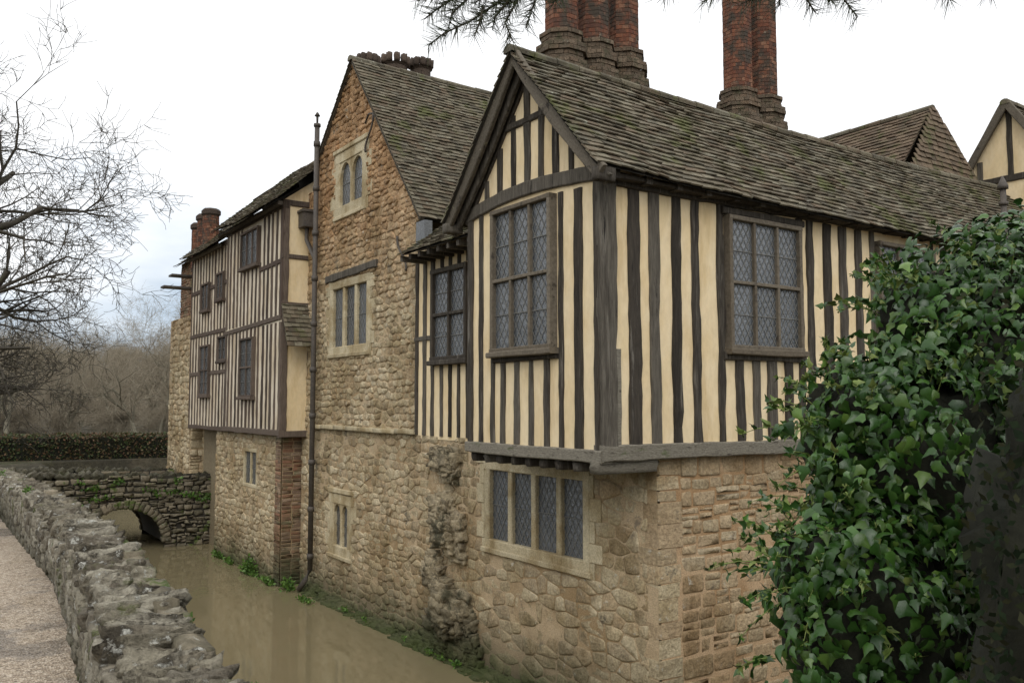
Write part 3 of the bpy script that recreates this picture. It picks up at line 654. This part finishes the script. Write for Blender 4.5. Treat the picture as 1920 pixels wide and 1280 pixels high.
def shaft(mb,c,r,z0,z1,rf=None,mat=0,jt=.004):
    rf=rf or (lambda z:r)
    lathe(mb,c,[(rf(z0)-.012,z0),(rf(z1)-.012,z1)],8,1)
    z=z0;i=0;n=8
    while z<z1:
        pts=ring_poly(c,rf(z),n,0,math.pi/8)
        for k in range(n):
            a=pts[k];b=pts[(k+1)%n]; nn=((a+b)/2-V((c[0],c[1],0))).normalized()
            cuts=[0,.5,1] if (i+k)%2 else [0,.25,.75,1]
            for u,w in zip(cuts,cuts[1:]):
                p=a.lerp(b,u+.012);q=a.lerp(b,w-.012);o=U_(-.003,jt)
                mb.add([V((p.x,p.y,z))-nn*.05,V((q.x,q.y,z))-nn*.05,V((q.x,q.y,z+.062))-nn*.05,V((p.x,p.y,z+.062))-nn*.05,
                        V((p.x,p.y,z))+nn*o,V((q.x,q.y,z))+nn*o,V((q.x,q.y,z+.062))+nn*o,V((p.x,p.y,z+.062))+nn*o],BF,mat)
        z+=.070;i+=1
mb=MB()
def chim(c,r,zb,zt):
    def rf(z):
        h=z-zb
        if h<-.16: return r+.17
        if h<-.02: return r+.10
        if h<.09: return r+.14
        if h<.26: return r+.06
        if h<.33: return r+.085
        return r
    shaft(mb,c,r,zb-.9,zb+.34,rf,2,.012)
    shaft(mb,c,r,zb+.34,zt)
    lathe(mb,c,[(r+.02,zt-.02),(r+.1,zt+.08),(r+.16,zt+.2),(r+.16,zt+.3),(r+.08,zt+.35)],8,2)
for x in (8.05,8.69,9.33): chim((x,10.3),.27,5.35,8.9)
for x in (12.13,12.83): chim((x,10.3),.27,5.30,8.7)
wbox(mb,7.65,9.75,9.85,10.75,2,4.6,1); wbox(mb,11.75,13.2,9.9,10.75,2,4.5,1)
stone_wall(mb,FB(9.84),2.2,4.6,lambda z:7.66,lambda z:9.75,[],.07,.075,2.6,3.2,0,1,dep=.01,gap=.005,jit=.002,split=0,warp=0,cut=.05)
stone_wall(mb,FB(9.88),2.2,4.5,lambda z:11.76,lambda z:13.2,[],.07,.075,2.6,3.2,0,1,dep=.01,gap=.005,jit=.002,split=0,warp=0,cut=.05)
for x,zt,r in ((7.18,6.98,.18),(7.78,7.10,.25),(8.38,7.16,.2)):
    shaft(mb,(x,15.5),r,6.0,zt-.2,None,3,.01)
    lathe(mb,(x,15.5),[(r-.01,5.3),(r,zt-.26),(r+.04,zt-.22)],10,3)
    for k in range(10):
        an=2*math.pi*k/10; rock(mb,V((x+r*math.cos(an),15.5+r*math.sin(an),zt-.12)),V((.05,0,0)),V((0,.05,0)),V((0,0,.09)),3,3,.2,.2)
wbox(mb,6.9,8.7,15.2,15.8,4.8,5.9,1)
for y,zt in ((23.2,5.15),(23.75,5.1),(24.3,4.95)):
    lathe(mb,(6.25,y),[(.2,3.6),(.2,zt-.2),(.25,zt-.15),(.25,zt-.05),(.2,zt)],8,3)
    shaft(mb,(6.25,y),.21,3.7,zt-.2,None,0,.006)
obj("chimneys",mb,[M_brick,M_bmort,M_cham,mk("sooty_brick",[(.06,.045,.035),(.11,.08,.06)],island=True,nscale=3)],HOUSE)
mb=MB()
tube(mb,[(6.36,16.08,-3.2),(6.36,16.08,5.5)],.05,10); z=-3
while z<5.4: tube(mb,[(6.36,16.08,z),(6.36,16.08,z+.1)],.066,10); z+=.9
tube(mb,[(6.36,16.08,5.5),(6.36,16.08,5.56)],.07,10); tube(mb,[(6.36,16.08,5.56),(6.36,16.08,5.78)],[.02,.03],8)
tube(mb,[(6.36,16.08,5.72),(6.36,16.08,5.8)],[.06,.01],8)
tube(mb,[(6.36,16.08,-3.2),(6.3,16.15,-3.4),(6.2,16.25,-3.6)],.05,10)
wbox(mb,6.25,6.5,16.45,16.75,3.55,3.85,0); wbox(mb,6.22,6.52,16.42,16.78,3.85,3.9,0)
tube(mb,[(6.38,16.6,3.6),(6.38,16.6,3.3),(6.36,16.15,2.9),(6.36,16.08,2.7)],.045,8)
tube(mb,[(13.5,6.38,1.5),(13.5,6.38,3.25)],.045,8); tube(mb,[(13.5,6.38,3.25),(13.5,6.38,3.3),(13.5,6.38,3.45)],[.08,.08,.01],8)
tube(mb,[(13.5,6.38,3.0),(13.5,6.38,3.05)],.07,8)
def scurve(y0,z0,k):
    pts=[(6.43,y0+k*.22*math.cos(t*3.6)*(.5+.5*t),z0-.62*t) for t in [i/14 for i in range(15)]]
    tube(mb,pts,.02,6)
scurve(13.75,5.1,-1); scurve(12.55,2.75,1)
tube(mb,[(6.44,13.6,5.1),(6.44,13.85,5.15),(6.44,14.0,5.02)],.018,6)
obj("rainwater_pipes_and_ties",mb,[M_iron],HOUSE)
# ---------------------------------------------------------------- WATER, GROUND
mb=MB(); mb.add([(.6,1.7,ZW),(22,1.7,ZW),(22,39,ZW),(.6,39,ZW)],[(0,1,2,3)]); obj("moat_water",mb,[M_water])
def hp(y):
    if y<10: return -1.6
    if y<23: return -1.6-.55*(y-10)/13
    return -2.15
def th(x,y):
    if .75<x<22 and 1.6<y<33: return -4.6
    if 3.9<x<22 and y<36: return -4.6
    d=math.hypot(x,y)
    z=hp(y)-.03
    if y>33: z=-2.2
    if x>22 : z=-2.2
    if d>60: z+= (d-60)*.012
    if d>140: z+=(min(d,420)-140)*.045
    if d>45: z+=1.2*noise.noise(V((x*.02,y*.02,0)))*min(1,(d-45)/40)
    return z
xs=[-700,-400,-250,-180,-130,-100,-75,-55,-40,-30,-20,-12,-7,-3,.74,.76,3.8,4,9,15,21.9,22.1,30,40,55,75,100,130,180,250,400,700]
ys=[-700,-300,-120,-50,-20,-8,-2,1.59,1.61,5,10,14,18,23,28,32.9,33.1,35.9,36.1,40,46,55,65,80,95,115,140,170,210,260,330,420,700,1200]
mb=MB(); vs=[(x,y,th(x,y)) for y in ys for x in xs]; n=len(xs)
mb.add(vs,[(j*n+i,j*n+i+1,(j+1)*n+i+1,(j+1)*n+i) for j in range(len(ys)-1) for i in range(n-1)],0,True)
obj("ground",mb,[M_ground])
WLN=[(20,2.1,-1.1),(12,2.1,-1.1),(6,2.0,-1.1),(3,1.85,-1.1),(2.0,1.95,-1.1),(1.35,2.3,-1.1),(1.04,2.9,-1.12),(.93,3.6,-1.12),(.96,4.3,-1.11),(1.05,5.3,-1.1),(1.2,7.2,-1.1),(1.29,8.6,-1.1),(1.30,10.5,-1.11),(1.35,13,-1.18),(1.42,16,-1.28),(1.46,19,-1.38),(1.55,22,-1.5),(1.75,23.3,-1.56)]
mb=MB()
pts=[V((x,y,hp(y))) for x,y,_ in WLN]
for i in range(len(pts)-1):
    a,b=pts[i],pts[i+1]
    if i<5: A=V((a.x,-6,-1.6));B=V((b.x,-6,-1.6))
    elif i==5: A=V((1.35,-6,-1.6));B=V((-2.4,-6,-1.6)); mb.add([A,a,b,V((-2.4,2.9,-1.6)),B],[(0,1,2,3,4)]);continue
    else: A=V((-2.4,a.y,hp(a.y)));B=V((-2.4,b.y,hp(b.y)))
    mb.add([A,a,b,B],[(0,1,2,3)])
mb.add([(-2.4,23.3,hp(23.3)),(1.75,23.3,hp(23.3)),(6.4,23.3,-2.2),(6.4,25.7,-2.2),(-2.4,25.7,hp(25.7))],[(0,1,2,3,4)])
obj("gravel_path",mb,[M_gravel])
# ---------------------------------------------------------------- foreground wall
def resample(pl,step):
    out=[];acc=0
    for i in range(len(pl)-1):
        a=V(pl[i]);b=V(pl[i+1]);L=(b-a).length;t=acc
        while t<L: out.append((a+(b-a)*(t/L),(b-a).normalized())); t+=step() if callable(step) else step
        acc=t-L
    return out
def rubble_side(mb,pl,off,zbot,mat,n,step=.22,hh=.12):
    for p,t in resample(pl,lambda:U_(step*.75,step*1.25)):
        sd=V((t.y,-t.x,0))
        z=zbot(p); top=p.z-.17
        while z<top:
            h=U_(hh*.8,hh*1.3); w=U_(step*.5,step*.68)
            rock(mb,V((p.x,p.y,0))+sd*(off+U_(-.015,.015))+t*U_(-.03,.03)+V((0,0,z+h/2)),t*w,sd*.07,V((0,0,h*.54)),n,mat,.25,.2,crag=.06)
            z+=h
def coping(mb,pl,width,thick,n,mat=0,rise=.14):
    for p,t in resample(pl,lambda:U_(thick*.7,thick*1.5)):
        t=V((t.x,t.y,0)).normalized(); sd=V((t.y,-t.x,0))
        lean=U_(.5,1.5); up=(V((0,0,1))-t*lean).normalized()
        sk=U_(-.7,.2); ac=(sd+t*sk+V((0,0,U_(-.18,.12)))).normalized()
        hw=width*.5*U_(.8,1.08)
        nrm=ac.cross(up).normalized()
        if rnd.random()<.55:
            rock(mb,p+V((0,0,-.12+U_(-.035,.03)))+sd*U_(-.03,.03),ac*hw,nrm*thick*U_(.36,.66),up*rise*U_(.85,1.3),n,mat,.28,.04,crag=.08)
        else:
            f=U_(.3,.7)
            for s,ww in ((-1,f),(1,1-f)):
                rock(mb,p+V((0,0,-.12+U_(-.04,.03)))+ac*(s*hw*(1-ww)),ac*hw*ww*1.02,(nrm+ac*U_(-.3,.3))*thick*U_(.38,.7),up*rise*U_(.8,1.25),n,mat,.32,.05,crag=.09)
mb=MB()
near=[p for p in WLN if p[1]<=10.5 and p[0]<1.9]; far=[p for p in WLN if p[1]>=10.5]; right=WLN[:5]
coping(mb,near,.39,.09,9); coping(mb,far,.42,.12,4); coping(mb,right,.40,.12,4)
rubble_side(mb,near,-.17,lambda p:-1.68,0,7,step=.2,hh=.1); rubble_side(mb,far,-.17,lambda p:hp(p.y)-.05,0,3); rubble_side(mb,right,-.17,lambda p:-1.68,0,3)
rubble_side(mb,near+far,.15,lambda p:-3.9,2,3,step=.3,hh=.17); rubble_side(mb,right,.15,lambda p:-3.9,2,3,step=.35,hh=.2)
for i in range(len(WLN)-1):
    p=V(WLN[i]);q=V(WLN[i+1]);t=V((q.x-p.x,q.y-p.y,0)).normalized();sd=V((t.y,-t.x,0))*.14
    zt=-.19
    mb.add([(p-sd)+V((0,0,-4-p.z)),(p+sd)+V((0,0,-4-p.z)),(q+sd)+V((0,0,-4-q.z)),(q-sd)+V((0,0,-4-q.z)),p-sd+V((0,0,zt)),p+sd+V((0,0,zt)),q+sd+V((0,0,zt)),q-sd+V((0,0,zt))],BF,1)
obj("dry_stone_wall",mb,[M_cap,M_gapshade,M_dark])
# ---------------------------------------------------------------- bridge
BR=empty("stone_bridge")
mb=MB()
def archcut(z):
    c,hw,zs,zc=4.3,.98,-3.5,-2.58
    if z>=zc: return None
    if z<=zs: return (c-hw,c+hw)
    t=math.sqrt(max(0,1-((z-zs)/(zc-zs))**2)); return (c-hw*t,c+hw*t)
for y,nf in ((23.2,1),(25.8,-1)):
    f=Fr((0,y,0),(1,0,0),(0,-nf,0))
    stone_wall(mb,f,-4.1,-1.85,lambda z:1.6,lambda z:6.6,[],.07,.15,.9,2.8,0,1,dep=.06,gap=.01,jit=.025,split=.3,arches=[archcut],warp=.1)
    fin=Fr((0,y+.4*nf,0),(1,0,0),(0,nf,0))
    stone_wall(mb,fin,-2.3,-1.85,lambda z:1.6,lambda z:6.6,[],.1,.18,.9,2.6,0,1,dep=.04)
    for k in range(26):
        an=math.pi*(k+.5)/26; c=V((4.3+1.04*math.cos(an),y,-3.5+.98*math.sin(an)))
        rad=V((math.cos(an),0,math.sin(an))); tn=V((-math.sin(an),0,math.cos(an)))
        rock(mb,c,rad*U_(.09,.13),V((0,.08,0)),tn*.06,3,0,.3,.2)
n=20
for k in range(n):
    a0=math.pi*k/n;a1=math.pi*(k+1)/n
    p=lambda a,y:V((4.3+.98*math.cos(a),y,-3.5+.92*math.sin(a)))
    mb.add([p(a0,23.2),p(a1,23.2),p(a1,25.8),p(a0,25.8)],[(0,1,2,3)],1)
wbox(mb,1.6,6.6,23.25,25.75,-2.4,-2.215,1)
coping(mb,[(1.7,23.38,-1.6),(6.6,23.38,-1.83)],.4,.14,4,2,.08); coping(mb,[(1.2,25.6,-1.6),(6.3,25.6,-1.83)],.4,.14,3,2,.08)
obj("arch_and_parapets",mb,[M_dark,M_under,M_cap],BR)
# ---------------------------------------------------------------- foliage
LF=[(0,0,0),(-.24,.0,-.04),(-.40,.26,-.10),(-.22,.48,-.06),(0,1,-.22),(.22,.48,-.06),(.40,.26,-.10),(.24,.0,-.04),(0,.4,.05)]
LFf=[(0,1,2,8),(8,2,3,4),(8,4,5,6),(0,8,6,7)]
def leaf(mb,p,t,nr,s,mat=0,simple=False):
    sd=t.cross(nr).normalized(); nr=sd.cross(t).normalized()
    if simple: mb.add([p,p+t*s*.5-sd*s*.28,p+t*s,p+t*s*.5+sd*s*.28],[(0,1,2,3)],mat); return
    k=U_(.8,1.15)
    mb.add([p+sd*(x*s*k)+t*(y*s)+nr*(z*s) for x,y,z in LF],LFf,mat,True)
def rdir():
    while True:
        v=V((U_(-1,1),U_(-1,1),U_(-1,1)))
        if .05<v.length<1: return v.normalized()
def bush(mb,ells,n,size,mat,droop=.8,simple=False,lump=.12,cmat=None,shell=(.82,1.08),cs=.74,inner=.4):
    ws=[(e[3]*e[5]) for e in ells]; T=sum(ws)
    for e,w in zip(ells,ws):
        c=V(e[:3])
        for i in range(int(n*w/T)):
            d=rdir()
            if d.y>.45: continue
            k=1+lump*noise.noise(d*2.3+c)+lump*.8*noise.noise(d*5+c)
            q=U_(*shell)*k; p=c+V((d.x*e[3],d.y*e[4],d.z*e[5]))*q
            if any(o is not e and ((p.x-o[0])/o[3])**2+((p.y-o[1])/o[4])**2+((p.z-o[2])/o[5])**2<inner for o in ells): continue
            nr=(V((d.x/e[3],d.y/e[4],d.z/e[5])).normalized()+rdir()*.7).normalized()
            t=(V((0,0,-1))*droop+rdir()*.7+nr*.25); t=(t-nr*t.dot(nr)); 
            if t.length<.05: continue
            leaf(mb,p,t.normalized(),nr,size*U_(.55,1.3),mat,simple)
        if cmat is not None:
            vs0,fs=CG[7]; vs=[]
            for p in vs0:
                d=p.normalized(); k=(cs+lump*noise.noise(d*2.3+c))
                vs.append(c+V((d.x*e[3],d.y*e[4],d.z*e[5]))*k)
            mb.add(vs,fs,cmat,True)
IV=[(3.73,2.17,-.5,.62,.55,.78),(3.31,2.12,-1.0,.5,.45,.55),(4.19,2.12,.22,.52,.5,.55),(3.42,2.27,-.12,.28,.3,.36),(4.6,2.05,-.25,.8,.6,.9),(3.82,2.2,.34,.24,.25,.3),(4.5,2.1,.58,.4,.4,.35),(3.6,2.1,-1.7,.8,.6,.6),(5.2,2.1,.3,.8,.6,.8),(3.12,2.25,-.72,.23,.25,.28)]
mb=MB(); bush(mb,IV,34000,.062,0,cmat=1,lump=.26)
for i in range(190):
    e=IV[rnd.choice([0,1,2,3,5,6,9,9,3,5])]; d=V((U_(-1,.4),U_(-.6,.9),U_(-.3,1))).normalized()
    p=V(e[:3])+V((d.x*e[3],d.y*e[4],d.z*e[5]))*.92; dr=(d+V((U_(-.2,.2),U_(-.2,.2),U_(.0,.6)))).normalized()
    L=U_(.08,.26); pts=[p+dr*(L*k/4)+V((0,0,-.12*(k/4)**2*L*3)) for k in range(5)]
    tube(mb,pts,[.003,.0026,.0022,.002,.0012],4,2,cap=False)
    for k in range(1,5):
        for _ in range(2):
            a=rdir(); leaf(mb,V(pts[k]),(a*.7+dr*.5+V((0,0,-.2))).normalized(),rdir(),U_(.025,.055),2 if rnd.random()<.3 else 0)
    if rnd.random()<.4:
        for _ in range(9):
            q=pts[-1]+rdir()*.018; tube(mb,[pts[-1],q],[.0012,.003],3,2)
obj("ivy_bush",mb,[M_ivy,M_gapshade,M_ivyY],recalc=False)
mb=MB()
YW=[(2.60,1.02,-.6,.44,.42,.95),(3.3,1.05,-.3,.6,.5,1.2),(2.7,.9,-1.3,.55,.5,.5)]
bush(mb,YW,34000,.03,0,droop=.2,simple=True,cmat=1,lump=.34,shell=(.75,1.12))
obj("yew_bush",mb,[M_yew,M_gapshade],recalc=False)
mb=MB()
def clump(c,r,n,s,up=.5):
    for i in range(n):
        d=rdir(); p=V(c)+V((d.x*r[0],d.y*r[1],abs(d.z)*r[2]))*U_(.3,1); leaf(mb,p,(rdir()+V((0,0,up))).normalized(),rdir(),s*U_(.6,1.3),0,True)
for i in range(12): clump((6.02+U_(-.05,.04),U_(17.2,21.4),ZW),(.07,.2,.13),45,.07)
clump((5.98,18.6,ZW),(.12,.5,.4),380,.08)
for i in range(8): y=U_(8.5,15);clump((6.24+U_(-.05,.05),y,ZW+.03),(.06,.13,.08),26,.05)
clump((6.1,16.6,ZW),(.16,.3,.25),200,.07); clump((6.02,15.4,ZW),(.12,.4,.07),130,.06)
for i in range(26):
    x=U_(2.2,6.4); z=U_(-3.2,-1.85)
    if abs(x-4.3)<1.25 and z<-2.45: continue
    clump((x,23.14,z),(.2,.05,.15),40,.08)
for c in ((1.25,3.75,-1.3),(1.3,5.2,-1.28),(1.42,7.6,-1.2),(1.2,12.6,-1.15),(1.6,11.2,-1.25),(1.3,18,-1.3)): clump(c,(.06,.13,.09),40,.045)
obj("bank_weeds",mb,[M_weed],recalc=False)
mb=MB()
a=V((-14,41,0));b=V((8.6,36.6,0));L=(b-a).length;t=(b-a).normalized();sd=V((-t.y,t.x,0))
def hz(s): return -1.28+.05*noise.noise(V((s*.7,0,0)))
for i in range(26000):
    s=U_(0,L); 
    if rnd.random()<.35: p=a+t*s+sd*U_(0,1.1)+V((0,0,hz(s)+U_(-.06,.05)))
    else: p=a+t*s-sd*U_(-.05,.08)+V((0,0,U_(-2.9,hz(s))))
    leaf(mb,p,rdir(),rdir(),U_(.08,.14),0,True)
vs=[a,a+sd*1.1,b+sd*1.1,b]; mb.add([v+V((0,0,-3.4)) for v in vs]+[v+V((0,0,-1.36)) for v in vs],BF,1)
obj("clipped_hedge",mb,[M_hedge,M_gapshade],recalc=False)
# ---------------------------------------------------------------- trees
def grow(mb,p,d,L,r,dep,maxd,up=.12,gn=.28,kids=(3,5),mat=0,tw=None,rmin=.006):
    ns=5 if dep==0 else (4 if dep<3 else 3)
    pts=[p.copy()];rs=[r]; dirs=[d]
    for i in range(ns):
        d=(d+rdir()*gn+V((0,0,up))).normalized(); p=p+d*(L/ns); pts.append(p.copy()); rs.append(max(rmin*.7,r*(1-.55*(i+1)/ns))); dirs.append(d)
    tube(mb,pts,rs,(7 if dep==0 else 5 if dep==1 else 3),(tw if (tw is not None and dep>=3) else mat),dep<3,cap=False)
    if dep>=maxd: return
    k=rnd.randint(*kids)
    for i in range(k):
        j=rnd.randint(1 if dep else 2,ns); a=rdir(); a=(a-dirs[j]*a.dot(dirs[j])).normalized()
        nd=(dirs[j]*U_(.5,1.0)+a*U_(.6,1.0)).normalized()
        grow(mb,pts[j],nd,L*U_(.52,.78),max(rmin,rs[j]*U_(.55,.75)),dep+1,maxd,up*.7,gn,kids,mat,tw,rmin)
rnd.seed(11)
mb=MB(); 
base=V((-.2,28.6,-2.3))
tube(mb,[base,base+V((.1,0,1.6)),base+V((.05,.1,3.4)),base+V((.2,0,5.2)),base+V((.1,.1,6.6))],[.5,.4,.35,.29,.2],9,0,cap=False)
for z,d,L,r in ((3.0,(1,.2,.25),3.4,.16),(3.6,(.9,-.5,.4),3.6,.17),(4.4,(.6,.5,.9),3.8,.17),(5.0,(.9,.2,.9),3.8,.2),(5.2,(-.7,.2,1),3.6,.2),(5.6,(.2,-.4,1.2),3.8,.18),(6.4,(.6,0,1.2),3.6,.16),(6.5,(-.4,.2,1.2),3.4,.15),(6.0,(.8,-.3,.8),3.6,.15),(4.0,(-.9,-.5,.4),3,.15),(2.5,(.8,.3,-.05),3.2,.13)):
    grow(mb,base+V((.1,0,z)),V(d).normalized(),L,r,1,6,.05,.36,(3,4),rmin=.009)
obj("bare_oak_tree",mb,[M_bark],recalc=False)
WD=empty("bare_woodland")
vars_=[]
for q in range(5):
    mb=MB(); grow(mb,V((0,0,0)),V((0,0,1)),(5.0,5.5,4.6,2.0,2.6)[q],(.2,.2,.18,.05,.06)[q],0,5,.10 if q<3 else .02,.25,(4,6) if q<3 else (5,7) if q==3 else (4,6),0,1)
    me=bpy.data.meshes.new("bare_tree_mesh"); me.from_pydata(mb.v,[],mb.f); me.materials.append(M_barkF); me.materials.append(M_barkT)
    me.polygons.foreach_set("material_index",mb.m); vars_.append(me)
def plant(q,x,y,s,sz):
    o=bpy.data.objects.new("bare_tree",vars_[q]); SC.collection.objects.link(o); o.parent=WD
    o.scale=(s,s,s*sz); o.rotation_euler=(0,0,U_(0,6.28)); o.location=(x,y,th(x,y)-.2)
for i in range(80):
    y=65+90*rnd.random(); x=U_(-.2,.42)*y+U_(-4,4); plant(rnd.randint(0,2),x,y,U_(.6,.95),U_(.85,1.05))
for x,y,s in ((3.6,48,.72),(6.2,50,.62),(9.2,47,.70),(11.5,52,.78),(13.6,50,.74),(-1.5,49,.8),(16,55,.85),(7.6,60,.85)): plant(rnd.randint(0,2),x,y,s,1.05)
for i in range(150):
    y=150+230*rnd.random(); x=U_(-.15,.38)*y; plant(rnd.randint(0,2),x,y,U_(1.0,1.5),U_(.85,1.0))
for i in range(150):
    y=50+70*rnd.random(); x=U_(-.2,.42)*y; plant(rnd.randint(3,4),x,y,U_(.5,.95),U_(.6,.9))
for i in range(60):
    y=45+110*rnd.random(); x=-U_(.2,1.0)*y; plant(rnd.randint(0,4),x,y,U_(.7,1.1),U_(.85,1.05))
# pine overhead
mb=MB()
trunk=[V((5.4,-.9,-1.8)),V((5.3,-.8,1)),V((5.35,-.8,4)),V((5.2,-.7,8))]
tube(mb,trunk,[.3,.26,.22,.12],10,0,cap=False)
limb=[V((5.3,-.8,2.2)),V((4.4,.3,2.25)),V((3.4,1.2,1.95)),V((2.6,1.85,1.72)),V((1.8,2.4,1.66)),V((1.45,2.65,1.56))]
tube(mb,limb,[.09,.07,.05,.03,.018,.008],7,0)
def needles(p,d,n):
    for i in range(n):
        a=rdir(); a=(a-d*a.dot(d)).normalized(); t=(a*.8+d*U_(.2,.9)).normalized(); L=U_(.045,.085); s=t.cross(rdir()).normalized()*.0014
        o=p+d*U_(-.02,.02)
        mb.add([o-s,o+s,o+t*L+s*.3,o+t*L-s*.3],[(0,1,2,3)],1)
def sprig(pts,dens=12):
    tube(mb,pts,[.006-.0035*i/(len(pts)-1) for i in range(len(pts))],5,0)
    for i in range(len(pts)-1):
        a,b=V(pts[i]),V(pts[i+1]);L=(b-a).length;n=max(1,int(L/.013))
        for k in range(n): 
            p=a.lerp(b,k/n)
            if p.z<1.62: needles(p,(b-a).normalized(),dens)
sp=[[(1.8,2.4,1.66),(1.70,2.47,1.47),(1.62,2.53,1.40),(1.577,2.556,1.365),(1.50,2.60,1.32),(1.46,2.64,1.28)],
 [(1.62,2.53,1.60),(1.55,2.59,1.47),(1.49,2.64,1.42),(1.45,2.66,1.38)],[(1.58,2.56,1.60),(1.50,2.62,1.48),(1.43,2.68,1.45)],
 [(1.8,2.4,1.66),(1.72,2.45,1.45),(1.68,2.48,1.36),(1.70,2.46,1.29)],[(1.7,2.45,1.46),(1.65,2.5,1.38),(1.64,2.5,1.33)],
 [(1.85,2.36,1.66),(1.78,2.42,1.47),(1.743,2.44,1.34)],[(1.9,2.33,1.66),(1.86,2.36,1.5),(1.82,2.39,1.42)],
 [(1.62,2.53,1.42),(1.60,2.52,1.36),(1.585,2.53,1.31)],[(1.66,2.5,1.6),(1.6,2.56,1.48),(1.53,2.6,1.40),(1.52,2.6,1.36)],
 [(1.72,2.46,1.6),(1.66,2.5,1.5),(1.60,2.55,1.44)],[(1.78,2.42,1.6),(1.74,2.45,1.5),(1.69,2.48,1.43)],
 [(2.5,1.92,1.72),(2.35,2.02,1.5),(2.27,2.08,1.44)],[(2.6,1.85,1.72),(2.45,1.95,1.47),(2.38,2.0,1.43)],
 [(2.6,1.85,1.72),(2.57,1.87,1.46),(2.60,1.85,1.40)],[(2.7,1.77,1.75),(2.68,1.79,1.45),(2.72,1.76,1.38)],[(2.6,1.85,1.72),(2.5,1.92,1.48),(2.49,1.92,1.42)],[(2.7,1.8,1.72),(2.63,1.83,1.47),(2.66,1.81,1.43)],
 [(2.3,2.05,1.6),(2.2,2.12,1.52),(2.14,2.16,1.45)],[(3.0,1.55,1.85),(2.97,1.6,1.5),(3.0,1.57,1.44)],[(3.1,1.48,1.9),(3.08,1.5,1.5),(3.11,1.48,1.45)],
 [(2.85,1.68,1.8),(2.8,1.7,1.5),(2.78,1.72,1.46)]]
for s in sp: sprig([V(p) for p in s])
for i in range(40):
    k=U_(0,4.6);j=int(k);p=limb[j].lerp(limb[j+1],k-j); d=(rdir()+V((0,0,1.0))).normalized(); q=p+d*U_(.2,.5); tube(mb,[p,q],[.008,.003],4,0)
obj("pine_tree",mb,[M_bark,M_pine],recalc=False)
# ---------------------------------------------------------------- light
w=bpy.data.worlds.new("World"); SC.world=w; w.use_nodes=True; nt=w.node_tree; L=nt.links.new
bg=nt.nodes["Background"]; bg.inputs[1].default_value=.1
sky=N_(nt,"ShaderNodeTexSky"); sky.sky_type='NISHITA'; sky.sun_disc=False
dirs=V((-.55,-.72,.95)).normalized(); el=math.asin(dirs.z); az=math.atan2(dirs.x,dirs.y)
sky.sun_elevation=el; sky.sun_rotation=az
tc=N_(nt,"ShaderNodeTexCoord"); mp=N_(nt,"ShaderNodeMapping"); mp.inputs["Scale"].default_value=(1,1,3.2); L(tc.outputs["Generated"],mp.inputs["Vector"])
nz=N_(nt,"ShaderNodeTexNoise"); nz.inputs["Scale"].default_value=3.1; nz.inputs["Detail"].default_value=7; L(mp.outputs[0],nz.inputs["Vector"])
sx=N_(nt,"ShaderNodeSeparateXYZ"); L(tc.outputs["Generated"],sx.inputs[0])
hr=N_(nt,"ShaderNodeMapRange"); hr.inputs[1].default_value=.05;hr.inputs[2].default_value=.32;hr.inputs[3].default_value=-.24;hr.inputs[4].default_value=.34; L(sx.outputs[2],hr.inputs[0])
ad=N_(nt,"ShaderNodeMath",operation='ADD'); L(nz.outputs["Fac"],ad.inputs[0]); L(hr.outputs[0],ad.inputs[1])
cf=N_(nt,"ShaderNodeMapRange"); cf.inputs[1].default_value=.25;cf.inputs[2].default_value=.62;cf.inputs[3].default_value=0;cf.inputs[4].default_value=1; L(ad.outputs[0],cf.inputs[0])
cc=N_(nt,"ShaderNodeMix",data_type='RGBA'); L(cf.outputs[0],cc.inputs[0]); cc.inputs[6].default_value=(5.4,6.6,8.0,1); cc.inputs[7].default_value=(13.2,13.3,13.4,1)
mx=N_(nt,"ShaderNodeMix",data_type='RGBA'); mx.inputs[0].default_value=.92; L(sky.outputs[0],mx.inputs[6]); L(cc.outputs[2],mx.inputs[7]); L(mx.outputs[2],bg.inputs[0])
sl=bpy.data.lights.new("sun","SUN"); sl.energy=1.25; sl.angle=math.radians(38); sl.color=(1,.97,.93)
so=bpy.data.objects.new("sun",sl); SC.collection.objects.link(so); so.rotation_euler=dirs.to_track_quat('Z','Y').to_euler()
SC.view_settings.view_transform='Standard'; SC.view_settings.look='None'; SC.view_settings.exposure=0
cam=bpy.data.cameras.new("camera"); co=bpy.data.objects.new("camera",cam); SC.collection.objects.link(co); SC.camera=co
cam.sensor_width=36; cam.lens=1612/1920*36; cam.clip_start=.05; cam.clip_end=3000
co.rotation_euler=(math.radians(90+4.08),0,math.radians(-34.6))
